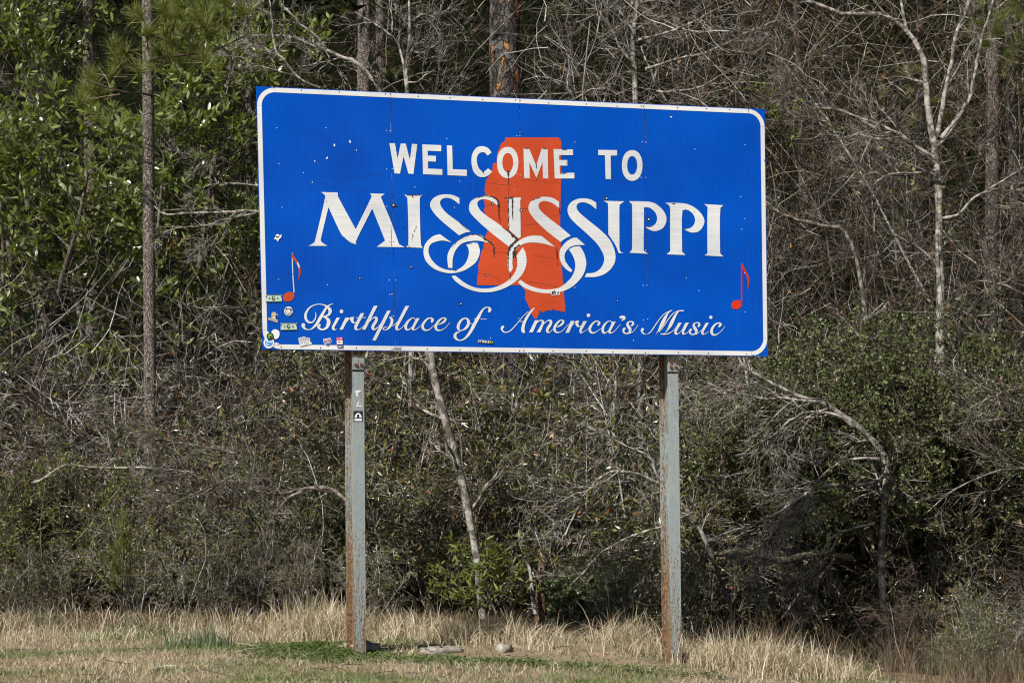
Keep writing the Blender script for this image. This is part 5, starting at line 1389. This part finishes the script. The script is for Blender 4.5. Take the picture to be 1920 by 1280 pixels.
limb_tree('bare_tree', 'bare tree with long grey shoots at the far right edge', [
    ([(2000, 1000), (1960, 820), (1900, 790), (1840, 790), (1780, 800), (1720, 830)], 25.2, 6, 2), ([(1980, 700), (1930, 720), (1880, 730), (1820, 760), (1770, 790)], 24.8, 4, 1.5), ([(1990, 880), (1930, 880), (1860, 890), (1790, 920), (1740, 960)], 24.4, 4, 1.5), ([(1980, 600), (1930, 560), (1880, 540), (1830, 530)], 25, 4, 1.5)], LIMB, None, ((9, 46, .9, 6), (6, 42, .45, 5), (4, 40, .22, 4)), .01, .03)

# fallen log and stump
p = at(1330, 1040, 24.7); q = at(1600, 1046, 25.0)
lg = empty('fallen_log', (p[0], p[1], float(gz(p[0], p[1]))))
trunk_obj(lg, [p, p * .75 + q * .25 + [0, 0, .05], p * .5 + q * .5 + [0, 0, -.04], p * .25 + q * .75 + [0, 0, .05], q], [.03, .042, .045, .03], twig_mat('mossy_log', [(0, (.12, .11, .08)), (1, (.2, .18, .13))], patch=(.07, .08, .04)), 10, 'log', .08)
tag(lg, 'mossy grey log hanging level in the thicket right of the right post', 'log')
p = at(1015, 1140, 25.1)
sm = empty('broken_stump', (p[0], p[1], float(gz(p[0], p[1]))))
trunk_obj(sm, [np.array([p[0], p[1], gz(p[0], p[1]) - .1]), at(1014, 1090, 25.1), at(1018, 1050, 25.1), at(1012, 1028, 25.1)], [.075, .06, .052, .03], bark_mat('reddish_stump', (.06, .04, .03), (.30, .20, .145), sc=18), 12, 'trunk', .1)
trunk_obj(sm, [at(1004, 1150, 24.9), at(998, 1110, 24.9), at(994, 1070, 24.9), at(985, 1050, 24.9)], [.03, .025, .02, .012], PALE, 7, 'pale_stem')
tag(sm, 'reddish broken stump under the sign beside a dark bush', 'stump')


# ------------------------------------------------------------------ distinct little shrubs
def leafy_bush(name, label, px, py, Y, h, spread, mat, size, ratio, per=8, stems=9, big=True, zo=0.0):
    p = at(px, py, Y); x, y = p[0], Y
    root = empty(name, (x, y, float(gz(x, y)) + zo))
    lv = shrub_mesh(stems, h, spread, [(5, 50, h * .45, 5), (4, 48, h * .24, 4)], .009, .15, .05, spread)
    link('branches', wood(lv, 'branches', M['twigbrown']), root)
    g = Geo(); a, d = leaf_points(lv[2][0], per, .2, 60); leaves(g, a, d, rng.uniform(size * .6, size * 1.2, len(a)), ratio, .3, big)
    link('foliage', g.mesh('foliage', M[mat]), root)
    return tag(root, label, 'shrub')


leafy_bush('leafy_shrub', 'yellow-green shrub with long leaves under the middle of the sign', 905, 1150, 25.0, .95, 1.0, 'lime', .12, .24, 4, 10)
leafy_bush('dark_bush', 'dark green low bush between the stump and the right post', 1085, 1165, 24.4, .55, .9, 'tiny', .045, .5, 22, 14)
leafy_bush('leafy_shrub', 'olive-yellow rounded shrub at the left edge of the thicket', 80, 1100, 24.6, 1.75, .5, 'lime', .045, .4, 9, 12)
leafy_bush('leafy_shrub', 'small bright green sprig beside the white level branch', 230, 1100, 24.7, 1.5, .25, 'lime', .05, .4, 7, 7)
for px, py, Y, n in ((1500, 190, 26.5, 60), (1640, 320, 26.4, 26), (1780, 330, 26.5, 20), (1560, 215, 26.4, 34), (720, 640, 26, 0)):
    if not n: continue
    c = at(px, py, Y); root = empty('leafy_vine', (c[0], c[1], float(gz(c[0], c[1]))))
    pts = np.array([[(c[0] + .2 * math.sin(t * 5), c[1] + .25, float(gz(c[0], c[1])) + (c[2] - gz(c[0], c[1]) + .1) * t) for t in np.linspace(0, 1, 24)]])
    g = Geo(); g.add(*tubes(pts, np.linspace(.008, .004, 24)[None], 4))
    sh = grow(pts, np.full((1, 24), .005), 7, 70, .55, .2, 6, -.02, .93, 1.0, .8, shrink=0)
    g.add(*tubes(*sh, 3)); link('vine', g.mesh('vine', M['twigbrown'], True, off=root.location), root)
    g = Geo(); a, d = leaf_points(sh[0], max(2, n // 7), .2, 70); leaves(g, a, norm(d + [0, -.2, -.3]), rng.uniform(.05, .09, len(a)), .5, .2, True)
    link('foliage', g.mesh('foliage', M['lime'], off=root.location), root)
    tag(root, {1500: 'bright leafy vine just right of the top right corner of the sign', 1640: 'sprig of green vine leaves left of the pale forked tree', 1780: 'few green vine leaves on the pale forked trunk', 1560: 'yellow-green vine leaves above the pale level bough'}[px], 'vine')

# ------------------------------------------------------------------ grasses and ground cover
def field(n, x0, x1, y0, y1, dens=None):
    x = rng.uniform(x0, x1, n); y = rng.uniform(y0, y1, n)
    if dens is not None:
        k = rng.random(n) < dens(x, y); x, y = x[k], y[k]
    return np.stack([x, y, gz(x, y) - .004], -1)


def clump(n, cx, cy, sx, sy, tuft=0):
    x = rng.normal(cx, sx, n); y = rng.normal(cy, sy, n)
    return np.stack([x, y, gz(x, y) - .01], -1)


def edge_y(x): return 22.1 - 0.9 * sstep(1.9, 3.0, np.asarray(x)) - 2.6 * sstep(3.0, 3.9, np.asarray(x))


g = Geo()
bare = lambda x, y: np.where((x > -.9) & (x < 1.9) & (y > 20.3) & (y < 22.3), .2, 1.0) * (y < edge_y(x) + .6)
pf = field(80000, -6.0, 6.5, 16.5, 24.0, bare); NT = len(pf)
blades(g, pf, rng.uniform(.02, .075, NT), .0065, 1.3, 3)
tag(link('mown_turf', g.mesh('mown_turf', M['turf'])), 'short winter turf, straw coloured with green patches', 'grass', kind='stuff')

g = Geo()
# belt of dry grass along the thicket
NB = 8500
x = rng.uniform(-7.5, 2.4, NB); tn = np.clip(.45 + .6 * np.sin(x * 2.3) * np.sin(x * 5.1 + 1) + .3 * np.sin(x * 13), 0, 1)
y = edge_y(x) - .25 + rng.normal(0, .33, NB)
k = rng.random(NB) < .12 + .7 * tn
p = np.stack([x[k], y[k], gz(x[k], y[k]) - .01], -1)
blades(g, p, rng.uniform(.05, .25, len(p)) * (.5 + .7 * tn[k]), .008, 1.0, 4, .5)
TUFT = [(615, 1195, 22.9, .30, .2, 700, .62), (580, 1200, 23.2, .2, .2, 350, .45), (650, 1190, 23.0, .2, .2, 350, .5), (860, 1205, 22.6, .35, .2, 600, .5), (930, 1200, 22.8, .3, .2, 500, .45), (1010, 1205, 22.9, .3, .2, 500, .42), (800, 1205, 22.9, .25, .2, 350, .45), (1090, 1205, 22.8, .25, .2, 250, .35), (1180, 1205, 22.6, .25, .15, 450, .6), (1150, 1200, 22.9, .2, .15, 300, .5), (740, 1200, 23, .2, .2, 200, .4),
        (600, 1198, 22.4, .22, .15, 700, .62), (640, 1200, 22.3, .15, .15, 400, .55), (1390, 1262, 20.7, .26, .22, 800, .55), (1450, 1270, 20.4, .26, .2, 700, .5), (1340, 1255, 21.1, .2, .2, 400, .42), (1520, 1280, 20.2, .24, .2, 500, .42), (1580, 1285, 20.1, .2, .2, 250, .4), (1280, 1240, 22.0, .14, .1, 120, .35), (1210, 1240, 21.6, .12, .1, 90, .3), (450, 1190, 23.6, .5, .2, 500, .42), (250, 1190, 23.8, .5, .2, 400, .38), (60, 1185, 24.0, .4, .2, 400, .4)]
for px, py, Y, sx, sy, n, h in TUFT:
    c = at(px, py, Y); n = int(n * .8); h *= .85; p = clump(n, c[0], Y - .5 if Y > 22 else Y, sx * .8, sy)
    blades(g, p, h * rng.uniform(.3, 1.15, n), .0085, .95, 5, .6)
p = field(900, -6.5, 3.2, 21.2, 22.6); blades(g, p, rng.uniform(.2, .5, len(p)), .006, 1.6, 5, .8)
tag(link('dry_grass', g.mesh('dry_grass', M['straw'])), 'tall straw coloured dry grass along the thicket foot', 'grass', kind='stuff')

g = Geo()
p = field(5500, -7.5, 2.0, 22.3, 24.4); blades(g, p, rng.uniform(.08, .36, len(p)), .006, 1.1, 4, .5)
x = rng.uniform(2.2, 7.5, 4200); y = edge_y(x) + rng.uniform(0, 3.6, 4200); p = np.stack([x, y, gz(x, y)], -1); blades(g, p, rng.uniform(.15, .55, len(p)), .005, .6, 4, .3)
tag(link('russet_grass', g.mesh('russet_grass', M['russet'])), 'brown dead stems in the shade at the thicket foot', 'grass', kind='stuff')

g = Geo()
n = 4200
c1 = at(596, 1232, 20.3)[0]
x = np.concatenate([rng.normal(c1, .34, n // 2), rng.uniform(-2.3, .3, n // 3), rng.uniform(-1.2, 1.9, n // 6)]); y = np.concatenate([rng.normal(20.4, .38, n // 2), rng.normal(19.9, .22, n // 3), rng.normal(19.8, .15, n // 6)])
mound = .05 * np.exp(-(((x - c1) / .26) ** 2 + ((y - 20.7) / .35) ** 2))
p = np.stack([x, y, gz(x, y) + .01 + mound * rng.random(len(x)) + rng.uniform(0, .03, len(x))], -1)
for k in range(3):
    a = rng.uniform(0, 6.28, len(p)) + k * 2.1
    leaves(g, p, norm(np.stack([np.cos(a), np.sin(a), rng.uniform(.0, .5, len(p))], -1)), rng.uniform(.016, .03, len(p)), .9, .1, False, 2.5)
tag(link('clover_patch', g.mesh('clover_patch', M['clover'])), 'green clover creeping round the foot of the left post', 'ground cover', kind='stuff')

g = Geo()
for px, py, Y, n in ((390, 1222, 20.9, 130), (350, 1228, 20.6, 60), (250, 1190, 22.4, 70), (80, 1175, 23.6, 60), (1840, 1190, 22.0, 60), (1760, 1230, 21.2, 50), (1640, 1200, 21.8, 40), (1890, 1240, 21.0, 50)):
    c = at(px, py, Y); blades(g, clump(n, c[0], Y, .14, .1), rng.uniform(.14, .32, n) * (1 if px < 1000 else 1.6), .011, 1.0, 5, .5)
tag(link('green_grass_tufts', g.mesh('green_grass_tufts', M['bluegrass'])), 'blue-green broad grass tufts in the turf', 'grass', kind='stuff')

g = Geo()
n = 260
p = field(n, -6, 6.3, 17, 23); a = rng.uniform(0, 6.28, n); L_s = rng.uniform(.05, .35, n)
d = np.stack([np.cos(a), np.sin(a), rng.uniform(-.05, .25, n)], -1)
g.add(*tubes(np.stack([p + [0, 0, .02], p + d * (L_s * .5)[:, None] + [0, 0, .03] + rv(n, .01), p + d * L_s[:, None] + [0, 0, .02]], 1), np.stack([np.full(n, .004), np.full(n, .0035), np.full(n, .002)], 1), 3))
tag(link('fallen_twigs', g.mesh('fallen_twigs', M['twig'])), 'thin grey twigs fallen on the turf', 'twigs', kind='stuff')

g = Geo()
n = 9000
p = field(n, -6.5, 7, 16.5, 24.8); a = rng.uniform(0, 6.28, n); p[:, 2] += .012
leaves(g, p, np.stack([np.cos(a), np.sin(a), rng.uniform(-.1, .2, n)], -1), rng.uniform(.02, .06, n), .35, .2, False, 2)
tag(link('leaf_litter', g.mesh('leaf_litter', M['dead'])), 'scattered dead leaves and straw on the turf', 'leaf litter', kind='stuff')
print('faces', sum(len(m.polygons) for m in bpy.data.meshes), 'objects', len(bpy.data.objects))
